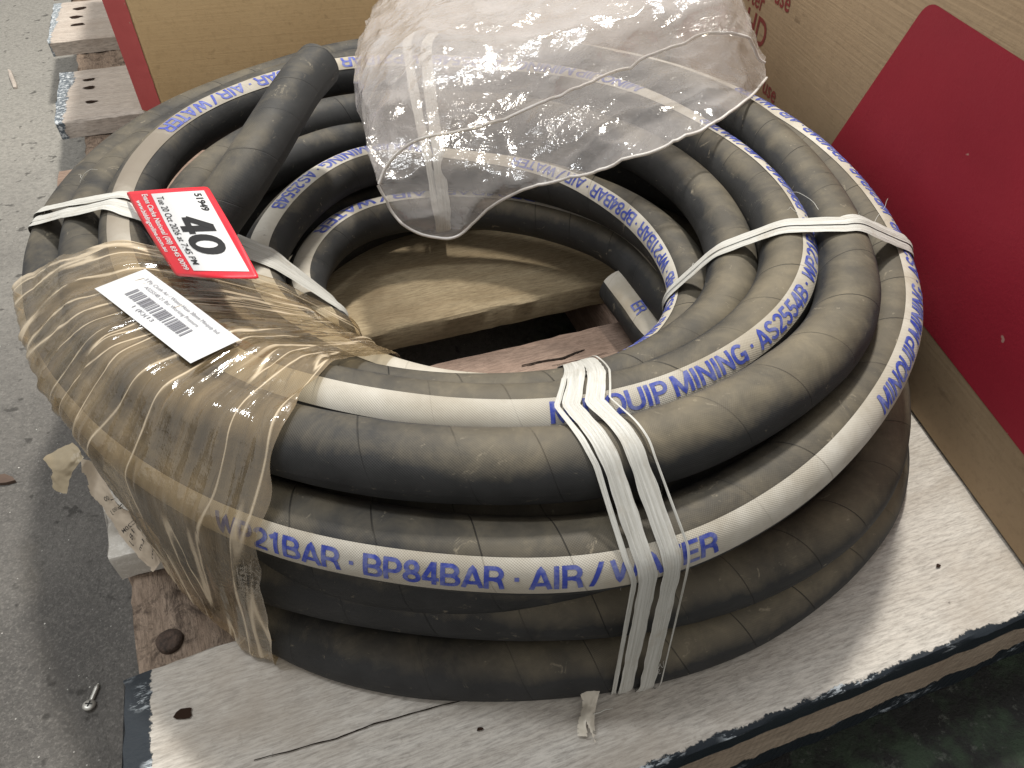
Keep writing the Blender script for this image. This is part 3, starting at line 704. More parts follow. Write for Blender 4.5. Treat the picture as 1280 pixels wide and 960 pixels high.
# --- brown stretch film round the left side
def film_mat():
    t = NT('cloudy_brown_film'); uv = t.co('UV'); P = t.co('Object')
    st = t.noise(t.mapv(uv, (34, 2.6, 1), rot=(0, 0, R(14))), 1., 5, .62, .5)
    st2 = t.noise(t.mapv(uv, (95, 6, 1), rot=(0, 0, R(18))), 1., 4, .6, .4)
    cl = t.noise(P, 18., 5, .65)
    cr = t.ramp(t.noise(t.mapv(uv, (30, 3.6, 1), rot=(0, 0, R(16))), 1., 2, .5, .5), .0, 1.)
    ridge = t.ramp(t.math('ABSOLUTE', t.math('SUBTRACT', cr, .5)), .030, .006)           # pale creases
    haze = t.math('ADD', t.math('MULTIPLY', t.ramp(st, .42, .75), .34), t.math('MULTIPLY', t.ramp(cl, .40, .72), .30))
    haze = t.math('ADD', haze, t.math('MULTIPLY', ridge, .55))
    haze = t.math('ADD', haze, .11)
    haze = t.n('ShaderNodeClamp', {0: haze, 2: .88}).outputs[0]
    col = t.mix(t.ramp(st2, .35, .7), (.22, .155, .082), (.34, .255, .15))
    col = t.mix(t.math('MULTIPLY', ridge, .8), col, (.62, .52, .38))
    col = t.mix(t.math('MULTIPLY', t.ramp(t.noise(P, 30., 4, .7), .62, .75), .6), col, (.10, .075, .05))
    h = t.math('ADD', t.math('MULTIPLY', st2, .6), t.math('ADD', st, t.math('MULTIPLY', t.noise(P, 130., 3, .6), .25)))
    nb = t.bump(h, .6, .003)
    t.fin(col, .22, nb, .55)
    tr = t.n('ShaderNodeBsdfTransparent', {0: (.91, .83, .68, 1)})
    gl = t.n('ShaderNodeBsdfGlossy', {'Color': (1, .99, .96, 1), 'Roughness': .09, 'Normal': nb})
    clear = t.n('ShaderNodeMixShader', {0: t.schlick(nb, .13, 1.), 1: tr.outputs[0], 2: gl.outputs[0]})
    mx = t.n('ShaderNodeMixShader', {0: haze, 1: clear.outputs[0], 2: t.b.outputs[0]})
    t.L.new(mx.outputs[0], t.out.inputs[0]); return t.m
FILM = film_mat()
A_in, A_mid, A_bot = ang(505, 448, .10), ang(372, 555, .17), ang(340, 790, .03)
B_in, B_mid, B_out = ang(392, 372, .10), ang(215, 290, .16), ang(60, 335, .11)
def make_film():
    NS, NT_ = 190, 130
    psis = np.linspace(0, 1, NS); V = []; uv = []; keep = []
    tt = [0, .28, .5, .72, 1.0]
    Aang = [A_in, A_in * .35 + A_mid * .65, A_mid, (A_mid + A_bot) / 2, A_bot]; Bang = [B_in, B_in * .5 + B_mid * .5, B_mid, B_out, B_out + .22]
    skip = ()
    thm = (B_mid + A_mid) / 2; ref, _ = hull_path(lambda t: thm, R(196), R(-62), NS, .0014)
    qa = np.interp(tt, ref[:, 2], np.linspace(0, 1, NS)); qa[0], qa[-1] = 0, 1
    fine = np.linspace(0, 1, NS); smo = lambda y: np.convolve(np.pad(np.interp(fine, qa, y), 20, mode='reflect', reflect_type='odd'), np.ones(41) / 41, 'same')[20:-20]
    As, Bs = smo(Aang), smo(Bang)
    for j in range(NT_):
        f = j / (NT_ - 1)
        def tho(t):
            a = np.interp(t, tt, Aang); b = np.interp(t, tt, Bang); return b + (a - b) * f
        path, L = hull_path(tho, R(196), R(-62), NS, .0014, skip)
        for i in range(NS):
            r, z, t = path[i]; e = 0.
            if j in (0, NT_ - 1): e = .012 * noise.noise(Vector((i * .09, j, 3)))
            th = Bs[i] + (As[i] - Bs[i]) * f + e
            # loose folds running over the section
            w = fbm((th * 20 + i * .022, i * .012, 1.3), 1., 3)
            w2 = fbm((th * 75 + i * .05, i * .03, 5.1), 1., 2)
            lift = .0016 + .0042 * max(0, w) + .0014 * max(0, w2)
            dr, dz = 0, 0
            k0, k1 = max(i - 2, 0), min(i + 2, NS - 1)
            tx, tz = path[k1][0] - path[k0][0], path[k1][1] - path[k0][1]; l = math.hypot(tx, tz) + 1e-9
            nr, nz_ = -tz / l, tx / l
            r += nr * lift; z = max(z + nz_ * lift, .003)
            if i > NS * .9: r += .003 * ((i / NS - .9) / .1) ** 1.5 * (1 + .8 * w)     # the hem hangs loose
            V.append((r * math.cos(th), r * math.sin(th), z)); uv.append((f * .40, i / NS * .5))
    F = grid_faces(NT_, NS); ok = []
    for fc in F:
        j, i = divmod(fc[0], NS)
        # torn lower hem
        lim = NS * (.975 + .03 * noise.noise(Vector((j * .11, 2, 8))))
        if i > lim: continue
        ok.append(fc)
    return mk('stretch_film', V, ok, FILM, None, True, uv)
film = tag(make_film(), 'creased cloudy brown stretch film wrapped round the left side of the coil', 'plastic film')
def flap():
    g = [[at(u, v, h) for u, v, h in r] for r in ([(276, 776, .016), (310, 792, .020), (342, 800, .022)], [(300, 788, .008), (330, 802, .012), (352, 808, .012)], [(352, 812, .004), (362, 818, .006), (366, 822, .006)], [(383, 838, .002), (385, 840, .0025), (387, 842, .002)])]
    H = patch(g, 24, 14); return mk('torn_flap', [H[i, j] + np.array([0, 0, .0012 * noise.noise(Vector((i * .4, j * .4, 0)))]) for i in range(24) for j in range(14)], grid_faces(24, 14), FILM, film, True, [(i * .002, j * .003) for i in range(24) for j in range(14)])
flap()
bpy.context.view_layer.update()
BV = BVHTree.FromPolygons([v.co.copy() for v in film.data.vertices], [tuple(p.vertices) for p in film.data.polygons])
def on_film(u, v, lift):
    d = Vector(ray(u, v)).normalized(); p, n, i, dist = BV.ray_cast(Vector(CAM), d)
    if p is None: return None
    if n.dot(d) > 0: n = -n
    return p + n * lift

# --- ribbon twine bands
def twine_mat():
    t = NT('white_fibrous_twine'); uv = t.co('UV')
    f = t.noise(t.mapv(uv, (14, 900, 1)), 1., 4, .7); g = t.noise(t.mapv(uv, (40, 300, 1)), 1., 4, .6); d = t.noise(t.co('Object'), 45., 5, .7)
    col = t.mix(t.ramp(f, .35, .65), (.60, .595, .56), (.40, .39, .35))
    col = t.mix(t.math('MULTIPLY', t.ramp(d, .55, .75), .55), col, (.36, .30, .22))
    col = t.mix(t.math('MULTIPLY', t.ramp(g, .66, .74), .45), col, (.20, .18, .15))
    h = t.math('ADD', f, t.math('MULTIPLY', g, .5))
    t.fin(col, .5, t.bump(h, .8, .0012), .4); t.set(t.b.inputs['Subsurface Weight'], .0)
    return t.m
TWINE = twine_mat()
def ribbon(name, P, N, width, mat, parent, seed, fray=.15, cup=.25, m=7):
    """a flat strand along P with surface normals N, a little cupped and uneven"""
    n = len(P); T = np.gradient(P, axis=0); T /= np.linalg.norm(T, axis=1)[:, None] + 1e-12
    B = np.cross(T, N); B /= np.linalg.norm(B, axis=1)[:, None] + 1e-12
    N = np.cross(B, T); s = arclen(P); V = []; uv = []
    for i in range(n):
        w = width * (1 + fray * noise.noise(Vector((s[i] * 22, seed, 0))) + .12 * noise.noise(Vector((s[i] * 90, seed, 4))))
        tw = .14 * noise.noise(Vector((s[i] * 11, seed, 9)))
        for j in range(m):
            q = j / (m - 1) - .5
            z = cup * w * (.25 - q * q) + .0005 * noise.noise(Vector((q * 9, s[i] * 12, seed)))
            b = B[i] * math.cos(tw) + N[i] * math.sin(tw)
            V.append(P[i] + b * q * w + N[i] * (z + .0004 + abs(math.sin(tw)) * w * .5)); uv.append((s[i], q * w + seed * .1))
    o = mk(name, V, grid_faces(n, m), mat, parent, True, uv); return o
def hair(P0, P1, sag, parent, seed, rad=.00022, name='frayed_fibre'):
    P0, P1 = np.array(P0), np.array(P1); n = 14; Cv = []
    for t in np.linspace(0, 1, n):
        w = np.array([noise.noise(Vector((t * 2.2, seed, k))) for k in range(3)]) * .004 * math.sin(math.pi * min(1, t + .05))
        Cv.append(P0 + (P1 - P0) * t + np.array([0, 0, sag * math.sin(math.pi * t)]) + w)
    Cv = np.array(Cv); T, O, U = frames(Cv, False); V = []
    for i in range(n):
        r = rad * (1 - .6 * i / n)
        for a in range(4): V.append(Cv[i] + r * (math.cos(a * math.pi / 2) * O[i] + math.sin(a * math.pi / 2) * U[i]))
    return mk(name, V, grid_faces(n, 4, False, True), TWINE, parent)
def band(label, th_in, th_top, th_out, strands, lift=.0, seedb=0, wts=(.5, .5, 1, 1., .6, .5)):
    """a bundle of strands tied right round the ring of hose"""
    root = empty('twine_band', (0, 0, 0)); tag(root, label, 'twine', group='white twine bands tied round the coil')
    for k, (dth, wd, dl) in enumerate(strands):
        n = 260
        thf = lambda t: th_top
        for it in range(3):
            path, L = hull_path(thf, R(250), R(250 - 360), n, .0012 + lift + dl)
            for _ in range(5): path[1:-1, :2] = .25 * path[:-2, :2] + .5 * path[1:-1, :2] + .25 * path[2:, :2]
            ri, ro = path[:, 0].min(), path[:, 0].max(); rt = ri + (ro - ri) * .55
            tq, rq = path[:, 2].copy(), path[:, 0].copy()
            tho = lambda t, tq=tq, rq=rq, ri=ri, ro=ro, rt=rt: np.interp(np.interp(t, tq, rq), [ri, rt, ro], [th_in, th_top, th_out]) + dth * np.interp(t, [0, .2, .36, .52, .75, 1], wts)
            thf = tho
        P = []; N = []
        for i in range(n):
            r, z, t = path[i]; th = tho(t); P.append((r * math.cos(th), r * math.sin(th), max(z, .0008)))
            k0, k1 = max(i - 2, 0), min(i + 2, n - 1); tx, tz = path[k1][0] - path[k0][0], path[k1][1] - path[k0][1]; l = math.hypot(tx, tz) + 1e-9
            N.append((-tz / l * math.cos(th), -tz / l * math.sin(th), tx / l))
        ribbon('strand', np.array(P), np.array(N), wd, TWINE, root, seedb * 10 + k)
    return root
fb = band('white twine band of two strands tied round the front of the coil', ang(722, 470, .11), ang(745, 540, .18), ang(782, 720, .08), [(-.030, .0098, .0), (.020, .0102, .0004), (-.060, .0030, .0), (.052, .0013, .0014)], seedb=1, wts=(.6, .7, 1, .95, .7, .6))
rbnd = band('white twine band crossing the right side of the coil', ang(805, 432, .05), ang(985, 282, .18), ang(1128, 306, .14), [(-.014, .0125, .0), (.014, .0115, .0006), (.002, .006, .0016)], seedb=2)
lbnd = band('loose white twine band beside the red lot tag', ang(393, 360, .09), ang(215, 240, .17), ang(55, 285, .10), [(-.060, .0115, .0006), (.010, .0110, .0004), (.055, .0090, .0010)], seedb=3, wts=(.6, .9, 1, .45, .2, .6))
bbnd = band('white twine band round the back of the coil under the plastic bag', ang(555, 295, .04), ang(545, 140, .15), ang(535, 60, .13), [(-.03, .0125, 0), (.034, .0100, .0003)], seedb=4)
for u0, v0, h0, u1, v1, h1, sg, s_ in ((1023, 262, .19, 985, 240, .187, .004, 1), (1090, 285, .17, 1110, 248, .172, .001, 2), (1128, 308, .15, 1140, 318, .15, 0, 3), (1080, 278, .18, 1074, 264, .186, 0, 4), (996, 268, .185, 984, 262, .187, .002, 5), (1126, 306, .15, 1133, 300, .156, 0, 6), (868, 330, .15, 862, 336, .15, 0, 7)):
    hair(at(u0, v0, h0), at(u1, v1, h1), sg, rbnd, s_)
for u0, v0, h0, u1, v1, h1, sg, s_ in ((812, 535, .17, 828, 620, .12, .006, 11), (768, 640, .12, 760, 648, .118, 0, 12), (775, 705, .09, 762, 728, .085, -.003, 13), (772, 718, .085, 776, 738, .08, 0, 14), (822, 836, .03, 830, 826, .034, 0, 15), (822, 836, .03, 826, 842, .024, 0, 16)):
    hair(at(u0, v0, h0), at(u1, v1, h1), sg, fb, s_)
for u0, v0, h0, u1, v1, h1, sg, s_ in ((100, 228, .15, 122, 212, .165, .004, 21), (52, 270, .11, 44, 272, .112, 0, 22), (57, 262, .12, 55, 268, .12, 0, 23), (105, 226, .15, 98, 218, .155, .002, 24)):
    hair(at(u0, v0, h0), at(u1, v1, h1), sg, lbnd, s_)
# torn tail of tape lying on the lead board
def film_mat2(name, c, alpha, rough=.3):
    t = NT(name); P = t.co('Object'); n = t.noise(P, 90., 5, .7); f = t.noise(P, 30., 3)
    t.fin(t.mix(n, tuple(x * .8 for x in c), c), rough, t.bump(n, .5, .002), .5)
    tr = t.n('ShaderNodeBsdfTransparent', {0: (.9, .85, .75, 1)})
    mx = t.n('ShaderNodeMixShader', {0: t.ramp(f, .3, .7, alpha - .12, alpha + .12), 1: tr.outputs[0], 2: t.b.outputs[0]})
    t.L.new(mx.outputs[0], t.out.inputs[0]); return t.m
def tail():
    g = [[at(u, v, h) for u, v, h in row] for row in (
        [(722, 858, .010), (738, 857, .011), (752, 856, .010)], [(728, 880, .006), (737, 880, .008), (746, 879, .006)],
        [(722, 905, .004), (733, 904, .009), (743, 902, .005)], [(722, 920, .0022), (737, 922, .004), (747, 935, .0022)])]
    H = patch(g, 40, 16); V = []; F = []
    for i in range(40):
        for j in range(16):
            p = H[i, j] + np.array([0, 0, .0008 * noise.noise(Vector((i * .2, j * .3, 1)))]); V.append((p[0], p[1], max(p[2], .0016)))
    for a, b, c, d in grid_faces(40, 16):
        i, j = divmod(a, 16)
        if i > 24 and abs(j - 7 - (i - 24) * .12) < (i - 24) * .22: continue       # split end
        if j < (i % 5 == 0) or (i > 30 and j > 13 - (i % 3)): continue
        F.append((a, b, c, d))
    o = mk('torn_tape_tail', V, F, film_mat2('old_white_tape', (.62, .57, .48), .85), None, True)
    hair(at(742, 893, .006), at(766, 885, .004), .001, o, 31, .0004)
    return o
tag(tail(), 'torn split tape tail lying on the pale front board below the twine', 'tape')

# ------------------------------------------------------------------ labels
WHITE = NT('white_label_paper'); _P = WHITE.co('Object'); _n = WHITE.noise(_P, 80., 4, .6)
WHITE = WHITE.fin(WHITE.mix(_n, (.48, .495, .51), (.55, .555, .56)), .45, WHITE.bump(_n, .15, .001), .4)
TAGRED = plain('tag_red', (.62, .012, .028), .38, .5); TAGBLK = plain('tag_black', (.01, .01, .011), .5, .4); TAGWHT = plain('tag_white', (.58, .58, .58), .4, .4)
class Sheet:
    """a bent sheet: s, t in 0..1 -> point lifted along the sheet's normal"""
    def __init__(s, H): s.H = H; s.n, s.m = H.shape[:2]
    def raw(s, a, b):
        x, y = min(max(a, 0), 1) * (s.n - 1), min(max(b, 0), 1) * (s.m - 1); i, j = min(int(x), s.n - 2), min(int(y), s.m - 2); f, g = x - i, y - j
        return s.H[i, j] * (1 - f) * (1 - g) + s.H[i + 1, j] * f * (1 - g) + s.H[i, j + 1] * (1 - f) * g + s.H[i + 1, j + 1] * f * g
    def p(s, a, b, lift=0.):
        e = .03; d1 = s.raw(a + e, b) - s.raw(a - e, b); d2 = s.raw(a, b + e) - s.raw(a, b - e); n = np.cross(d1, d2); n /= np.linalg.norm(n)
        if n[2] < 0: n = -n
        return s.raw(a, b) + n * lift
    def size(s):
        return np.linalg.norm(np.diff(s.H[:, s.m // 2], axis=0), axis=1).sum(), np.linalg.norm(np.diff(s.H[s.n // 2], axis=0), axis=1).sum()
    def rect(s, name, a0, a1, b0, b1, lift, mat, parent, n=24, m=16, rnd=0.):
        V = []
        for a in np.linspace(a0, a1, n):
            for b in np.linspace(b0, b1, m):
                aa, bb = a, b
                if rnd:
                    L1, L2 = s.size(); x, y = (a - a0) * L1, (b - b0) * L2; X, Y = (a1 - a0) * L1, (b1 - b0) * L2
                    cx, cy = min(max(x, rnd), X - rnd), min(max(y, rnd), Y - rnd); dx, dy = x - cx, y - cy; l = math.hypot(dx, dy); mx = max(abs(dx), abs(dy))
                    if l > 0: dx, dy = dx * mx / l, dy * mx / l
                    aa, bb = a0 + (cx + dx) / L1, b0 + (cy + dy) / L2
                V.append(s.p(aa, bb, lift))
        return mk(name, V, grid_faces(n, m), mat, parent, True)
    def text(s, txt, a, b, hgt, lift, mat, parent, bold=0., width=None, flip=False):
        """line of text starting at (a, b), running along +a, its top towards +b; hgt in metres"""
        L1, L2 = s.size(); Vt, Ft, w = text_mesh(txt, bold, 3)
        k = (width / w) if width else hgt
        sg = -1 if flip else 1
        return mk('lettering', [s.p(a + sg * x * k / L1, b + sg * y * hgt / L2, lift) for x, y, _ in Vt], Ft, mat, parent, False)
# red lot tag: long side runs down the picture, tops of the letters to the right
def lot_tag():
    g = [[at(157, 240, .166), at(208, 236, .190), at(260, 233, .196)], [at(183, 287, .172), at(232, 286, .192), at(290, 284, .203)], [at(220, 345, .176), at(268, 347, .196), at(325, 348, .196)]]
    sh = Sheet(patch(g, 30, 24)); print('tag size', sh.size())
    o = sh.rect('lot_tag', 0, 1, 0, 1, 0, TAGRED, None, 30, 22, .004); L1, L2 = sh.size()
    md = o.modifiers.new('s', 'SOLIDIFY'); md.thickness = .0005; md.offset = -1
    c = sh.rect('white_field', .055, .94, .30, .925, .0003, TAGWHT, o)
    Vt, Ft, w = stroke_text('40', .19); k = .42 * L1 / w
    mk('lettering', [sh.p(.36 + x * k / L1, .455 + y * .37, .0006 + lay * 5e-5) for x, y, lay in Vt], Ft, TAGBLK, o, False)
    sh.text('51949', .09, .79, .085 * L2, .0006, TAGBLK, o, .03, width=.22 * L1)
    sh.text('Tue 20 Oct 2026 at 7:45 PM', .10, .345, .085 * L2, .0006, TAGBLK, o, .004, width=.78 * L1)
    sh.text('Evans Clarke National (08) 8345 0099', .055, .185, .072 * L2, .0004, TAGWHT, o, .02, width=.88 * L1)
    sh.text('www.biddingonline.com.au', .13, .075, .066 * L2, .0004, TAGWHT, o, .022, width=.62 * L1)
    return o
tag(lot_tag(), 'red and white auction lot tag numbered 40 tucked under the twine', 'tag')
def barcode_label():
    c = [(121, 363), (182, 339.5), (301, 428), (240, 458)]      # along the long side from c0->c3, c1->c2
    n, m = 34, 14; H = np.zeros((n, m, 3))
    for i in range(n):
        for j in range(m):
            a, b = i / (n - 1), j / (m - 1)
            u = (c[0][0] * (1 - a) + c[3][0] * a) * (1 - b) + (c[1][0] * (1 - a) + c[2][0] * a) * b; v = (c[0][1] * (1 - a) + c[3][1] * a) * (1 - b) + (c[1][1] * (1 - a) + c[2][1] * a) * b
            H[i, j] = on_film(u, v, .0022) or at(u, v, .15)
    for _ in range(30):
        K = H.copy(); K[1:-1] = .25 * H[:-2] + .5 * H[1:-1] + .25 * H[2:]; K[:, 1:-1] = .5 * K[:, 1:-1] + .25 * K[:, :-2] + .25 * K[:, 2:]; H = K
    # keep it clear of the film
    sh = Sheet(H)
    lift = 0
    for i in range(n):
        for j in range(m):
            p = on_film(*proj(H[i, j])[0], 0.)
            if p is not None: lift = max(lift, np.linalg.norm(H[i, j] - CAM) - np.linalg.norm(np.array(p) - CAM))
    for i in range(n):
        for j in range(m):
            d = CAM - H[i, j]; H[i, j] += d / np.linalg.norm(d) * (lift * .6 + .0006)
    sh = Sheet(H); print('label', sh.size(), lift)
    o = sh.rect('barcode_label', 0, 1, 0, 1, 0, WHITE, None, 34, 14); L1, L2 = sh.size()
    GREY = plain('grey_print', (.20, .20, .22), .5, .3)
    rnd = random.Random(3); a = .16
    V = []; F = []
    while a < .74:
        w = rnd.choice((.006, .006, .011, .016)); k = len(V)
        for b in np.linspace(.30, .56, 6): V += [sh.p(a, b, .0004), sh.p(a + w, b, .0004)]
        F += [(k + 2 * q, k + 2 * q + 2, k + 2 * q + 3, k + 2 * q + 1) for q in range(5)]
        a += w + rnd.choice((.005, .006, .010, .016))
    mk('barcode', V, F, GREY, o, False)
    sh.text('3 Ply Cloth Air / Water Hose 38mm Minquip Ind', .10, .80, .075 * L2, .0004, GREY, o, 0., width=.76 * L1)
    sh.text('AS2554B 21 Bar Working Pressure', .17, .66, .075 * L2, .0004, GREY, o, 0., width=.55 * L1)
    sh.text('1 (K)(13', .30, .17, .085 * L2, .0004, GREY, o, 0., width=.20 * L1)
    return o
tag(barcode_label(), 'white barcode label stuck on the brown film below the lot tag', 'label')

# torn paper and tape hanging at the left
def outline_sheet(name, ctrl, nu, nv, mat, cutf, thick=.0003, wob=.0005, uvs=None):
    H = patch(ctrl, nu, nv); V = []
    for i in range(nu):
        for j in range(nv):
            p = H[i, j] + np.array([noise.noise(Vector((i * .22, j * .22, k * 7.))) for k in range(3)]) * wob; V.append(p)
    F = [f for f in grid_faces(nu, nv) if cutf(f[0] // nv / nu, f[0] % nv / nv)]
    o = mk(name, V, F, mat, None, True); return o, Sheet(H)
PAPER = NT('stained_paper'); _P = PAPER.co('Object'); _n = PAPER.noise(_P, 70., 5, .7); PAPER = PAPER.fin(PAPER.mix(_n, (.42, .35, .27), (.55, .47, .37)), .7, PAPER.bump(_n, .4, .002), .3)
pg = [[at(u, v, h) for u, v, h in row] for row in (
    [(100, 573, .055), (116, 578, .060), (132, 600, .060)], [(108, 610, .042), (132, 615, .050), (150, 634, .050)],
    [(132, 645, .028), (155, 652, .036), (182, 645, .040)], [(165, 690, .014), (180, 685, .022), (197, 668, .028)], [(191, 715, .004), (197, 708, .008), (203, 698, .012)])]
po, psh = outline_sheet('torn_paper', pg, 60, 30, PAPER, lambda a, b: not ((b < .06 + .10 * noise.noise(Vector((a * 9, 1, 1)))) and .1 < a < .95) and not (b > .94 + .06 * noise.noise(Vector((a * 11, 4, 1)))))
tag(po, 'torn stained paper label hanging below the film at the left', 'paper')
INKB = plain('old_black_print', (.05, .045, .04), .6, .2)
L1_, L2_ = psh.size()
for txt, a, b, w in (('1000', .24, .80, .016), ('X.00 J', .34, .80, .017), ('NC20M', .50, .92, .024), ('18 J', .60, .60, .012), ('G Lm', .66, .86, .018), ('on', .80, .78, .009)):
    Vt, Ft, ww = text_mesh(txt, .01, 3); k = w / ww
    mk('lettering', [psh.p(a + .12 * x / ww * .8 - y * k * .5 / L1_ * 1.0, b - x * k / L2_, .0016) for x, y, _ in Vt], Ft, INKB, po, False)
SCRAP = film_mat2('beige_tape_scrap_film', (.50, .41, .27), .80, .4)
sg_ = [[at(u, v, h) for u, v, h in row] for row in ([(90, 553, .075), (98, 560, .075), (104, 572, .072)], [(70, 563, .070), (85, 575, .072), (98, 580, .070)], [(53, 575, .066), (68, 592, .062), (88, 597, .060)], [(62, 592, .058), (68, 612, .050), (84, 617, .050)])]
so, _ = outline_sheet('tape_scrap', sg_, 40, 26, SCRAP, lambda a, b: not (a > .62 and b < .38 + .08 * noise.noise(Vector((a * 14, 2, 2)))), wob=.0007)
tag(so, 'crumpled beige tape scrap sticking out beside the torn paper', 'tape')

# ------------------------------------------------------------------ clear plastic bag over the back of the coil
def bag_mat():
    t = NT('milky_clear_plastic'); P = t.co('Object')
    n = t.noise(P, 16., 5, .65, .4); f = t.noise(P, 60., 4, .6, .3); g = t.noise(P, 190., 2, .5)
    h = t.math('ADD', t.math('MULTIPLY', n, 2.2), t.math('ADD', f, t.math('MULTIPLY', g, .12)))
    nb = t.bump(h, .35, .004)
    milk = t.n('ShaderNodeBsdfDiffuse', {0: (.84, .79, .765, 1), 'Normal': nb}); tl = t.n('ShaderNodeBsdfTranslucent', {0: (.80, .77, .75, 1)})
    md = t.n('ShaderNodeMixShader', {0: .45, 1: milk.outputs[0], 2: tl.outputs[0]})
    tr = t.n('ShaderNodeBsdfTransparent', {0: (.97, .96, .95, 1)})
    lw = t.n('ShaderNodeLayerWeight', {0: .35}).outputs[1]
    fac = t.math('ADD', t.ramp(n, .3, .7, .17, .38), t.math('MULTIPLY', t.math('POWER', lw, 2.5), .45))
    b1 = t.n('ShaderNodeMixShader', {0: fac, 1: tr.outputs[0], 2: md.outputs[0]})
    cr = t.n('ShaderNodeTexVoronoi', {'Vector': t.mapv(P, (1, 1, 1), (.3, .1, 0)), 'Scale': 34., 'Randomness': 1.}, feature='DISTANCE_TO_EDGE').outputs[0]
    where = t.ramp(t.noise(P, 9., 3, .5), .56, .66)
    h2 = t.math('ADD', h, t.math('MULTIPLY', t.math('MULTIPLY', t.math('ADD', t.noise(P, 120., 3, .6), t.math('MULTIPLY', cr, 1.2)), where), 2.6))
    nb = t.bump(h2, .42, .004)
    gl = t.n('ShaderNodeBsdfGlossy', {'Color': (1, 1, 1, 1), 'Roughness': .14, 'Normal': nb})
    b2 = t.n('ShaderNodeMixShader', {0: t.schlick(nb, .085, 1.), 1: b1.outputs[0], 2: gl.outputs[0]})
    t.L.new(b2.outputs[0], t.out.inputs[0]); return t.m
BAG = bag_mat(); HEM = film_mat2('bag_hem_plastic', (.80, .77, .74), .72, .3)
bag = empty('plastic_bag', tuple(map(float, at(640, 150, .14)))); tag(bag, 'crumpled clear plastic bag draped open mouthed over the back of the coil', 'plastic bag')
def bag_layer(name, rows, nu, nv, amp, seed, tuck=None):
    H = patch([[at(*p) for p in r] for r in rows], nu, nv)
    d1 = np.gradient(H, axis=0); d2 = np.gradient(H, axis=1); N = np.cross(d1, d2); N /= np.linalg.norm(N, axis=2)[:, :, None]
    if N[:, :, 2].mean() < 0: N = -N
    for i in range(nu):
        for j in range(nv):
            p = Vector(H[i, j])
            r1 = 1 - abs(noise.noise(p * 17 + Vector((seed, 0, 0)))) * 2; r2 = 1 - abs(noise.noise(Vector((p.x * 38, p.y * 30, p.z * 30 + seed)))) * 2
            w = amp * (.75 * r1 * abs(r1) + .45 * r2 * abs(r2) + .6 * noise.noise(p * 9 + Vector((0, seed, 0))))
            H[i, j] = H[i, j] + N[i, j] * w
    o = child(mk(name, H.reshape(-1, 3), grid_faces(nu, nv), BAG, None, True), bag)
    # rolled hem along the mouth
    Cv = H[0]; T, O, U = frames(Cv, False); V = []
    for i in range(nv):
        for a in range(6):
            V.append(Cv[i] + .0014 * (math.cos(a * math.pi / 3) * O[i] + math.sin(a * math.pi / 3) * U[i]))
    hm = mk('hem', V, grid_faces(nv, 6, False, True), HEM, None, True); hm.parent = o
    return H
low = bag_layer('lower_sheet', [
    [(472, 232, .128), (492, 268, .10), (516, 288, .085), (545, 296, .078), (572, 294, .080), (606, 262, .100), (650, 240, .120), (700, 226, .140), (760, 212, .158), (830, 184, .180), (890, 156, .190), (935, 124, .190), (958, 98, .186)],
    [(466, 214, .134), (490, 240, .118), (516, 255, .108), (545, 260, .104), (575, 256, .106), (610, 234, .122), (655, 214, .136), (705, 198, .152), (765, 180, .168), (834, 152, .186), (894, 126, .196), (938, 100, .194), (956, 84, .188)],
    [(456, 160, .150), (485, 172, .148), (515, 182, .146), (548, 186, .144), (580, 182, .145), (620, 170, .150), (668, 150, .160), (720, 135, .170), (780, 120, .182), (845, 100, .196), (905, 80, .204), (934, 64, .202), (944, 58, .198)],
    [(448, 92, .166), (480, 98, .168), (515, 104, .168), (550, 104, .168), (590, 100, .170), (635, 92, .172), (685, 80, .178), (740, 70, .186), (800, 56, .196), (860, 42, .206), (910, 30, .214), (922, 24, .214), (932, 20, .21)],
    [(456, 40, .172), (485, 40, .176), (518, 40, .178), (555, 38, .180), (595, 34, .182), (640, 28, .186), (690, 20, .192), (745, 10, .200), (805, 0, .210), (860, -10, .220), (905, -16, .228), (914, -18, .230), (922, -20, .23)],
    [(480, -10, .176), (500, -14, .182), (525, -20, .186), (560, -24, .190), (600, -28, .194), (645, -34, .2), (695, -40, .206), (750, -46, .212), (808, -52, .22), (858, -56, .228), (896, -58, .236), (920, -60, .24), (930, -60, .24)]], 90, 150, .0042, 1.)
upp = bag_layer('upper_sheet', [
    [(473, 230, .136), (482, 208, .150), (500, 188, .164), (530, 172, .176), (575, 163, .184), (630, 148, .192), (680, 124, .204), (730, 104, .212), (770, 88, .218), (830, 62, .232), (885, 42, .242), (925, 46, .236), (948, 82, .204)],
    [(462, 196, .146), (474, 180, .160), (495, 164, .176), (528, 150, .190), (575, 140, .200), (630, 124, .208), (682, 102, .218), (733, 82, .228), (776, 66, .234), (834, 42, .246), (888, 24, .254), (920, 26, .248), (948, 66, .208)],
    [(450, 118, .172), (466, 110, .190), (494, 104, .206), (530, 98, .218), (578, 90, .226), (632, 78, .232), (686, 60, .240), (738, 44, .248), (784, 30, .254), (840, 12, .262), (892, 0, .268), (918, 2, .260), (934, 26, .226)],
    [(450, 62, .178), (468, 52, .198), (498, 44, .216), (534, 40, .228), (580, 34, .236), (636, 24, .244), (690, 10, .252), (742, -2, .260), (790, -12, .266), (844, -26, .274), (892, -36, .278), (906, -32, .27), (920, -12, .24)],
    [(478, -12, .180), (492, -22, .202), (516, -30, .222), (546, -36, .236), (590, -44, .246), (640, -54, .254), (692, -64, .262), (744, -72, .268), (792, -80, .274), (844, -88, .280), (885, -92, .282), (910, -86, .272), (926, -66, .246)]], 90, 150, .0050, 5.)

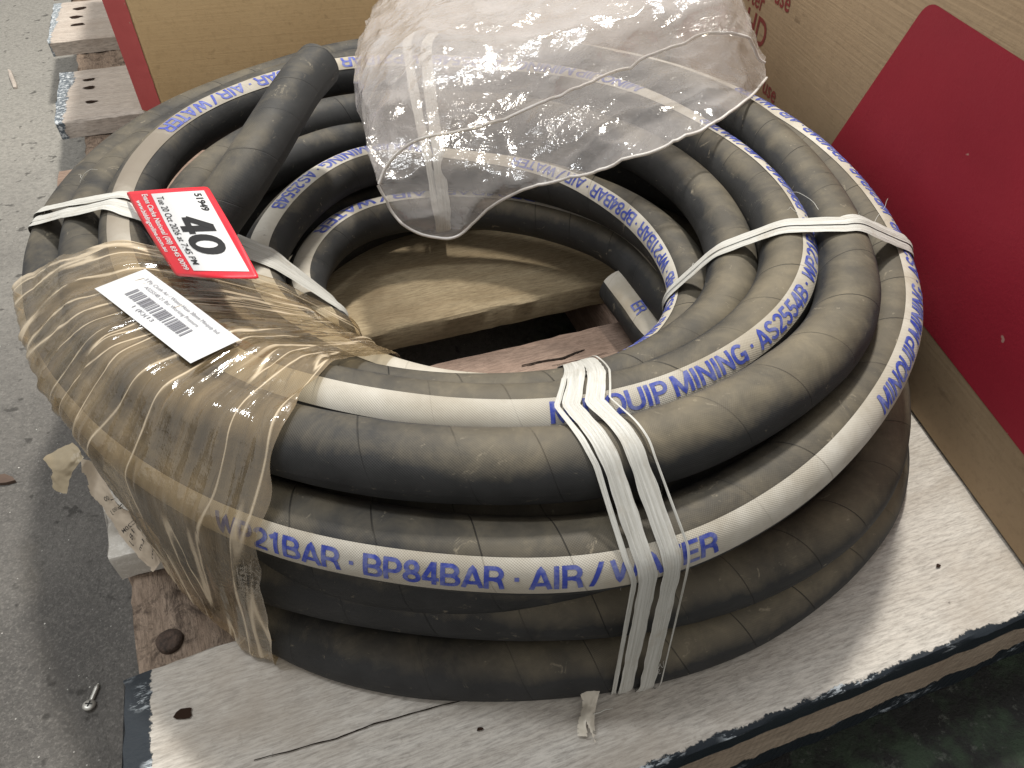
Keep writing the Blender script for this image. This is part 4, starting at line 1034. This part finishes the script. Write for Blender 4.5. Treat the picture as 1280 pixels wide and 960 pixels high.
# ------------------------------------------------------------------ small things on the ground
def screw():
    root = empty('screw', tuple(map(float, at(112, 884, GZ + .001))))
    tag(root, 'loose cross head screw lying on the concrete by the pallet corner', 'screw')
    t = NT('zinc_metal'); n = t.noise(t.co('Object'), 400., 3); t.set(t.b.inputs['Metallic'], .8); m = t.fin(t.mix(n, (.55, .54, .50), (.35, .34, .31)), .42)
    V = []; n = 20; prof = [(.0001, .0046), (.0030, .0044), (.0042, .0038), (.0048, .0030), (.0046, .0024), (.0022, .0012), (.0018, .0006)]
    for r, z in prof:
        for a in np.linspace(0, 2 * math.pi, n, endpoint=False): V.append((r * math.cos(a), r * math.sin(a), z))
    hd = mk('head', V, grid_faces(len(prof), n, False, True), m, root); hd.rotation_euler = (R(-12), R(10), 0)
    w, l = .0005, .0026; z = .0047
    V = [(-l, -w, z), (l, -w, z), (l, w, z), (-l, w, z), (-w, -l, z + .0001), (w, -l, z + .0001), (w, l, z + .0001), (-w, l, z + .0001)]
    mk('cross_slot', V, [(0, 1, 2, 3), (4, 5, 6, 7)], plain('slot_dark', (.02, .02, .02), .8), hd, False)
    V = []; k = 24
    for i in range(k):
        for a in np.linspace(0, 2 * math.pi, 10, endpoint=False):
            r = .0017 * (1 if i < k - 5 else (k - i) / 5) + (.0004 if i % 2 else 0); V.append((.003 * 0 + r * math.cos(a), .0015 + i * .0007, .0015 + r * math.sin(a) * .8))
    mk('shank', V, grid_faces(k, 10, False, True), m, root)
screw()
def debris(name, label, cat, pts, h, mat):
    V = [at(u, v, GZ) for u, v in pts]; n = len(V); c = sum(V) / n
    top = [tuple(p + np.array([0, 0, h + .0008])) for p in V]; bot = [tuple(p) for p in V]
    mk_ = mk(name, top + bot + [tuple(c + np.array([0, 0, h * 1.8]))], [(i, (i + 1) % n, 2 * n) for i in range(n)] + [(i, n + i, n + (i + 1) % n, (i + 1) % n) for i in range(n)], mat, None, False)
    return tag(mk_, label, cat)
debris('wood_chip', 'pale splinter of wood on the concrete beside the far boards', 'wood chip', [(11, 89), (15, 91), (22, 108), (22, 112), (18, 112), (13, 99)], .004, wood('chip_wood', *far_, seed=15))
debris('dry_leaf', 'small brown dry leaf at the left edge on the concrete', 'leaf', [(-2, 597), (8, 595), (18, 599), (21, 603), (10, 606), (-2, 607)], .003, plain('leaf_brown', (.085, .055, .04), .8))
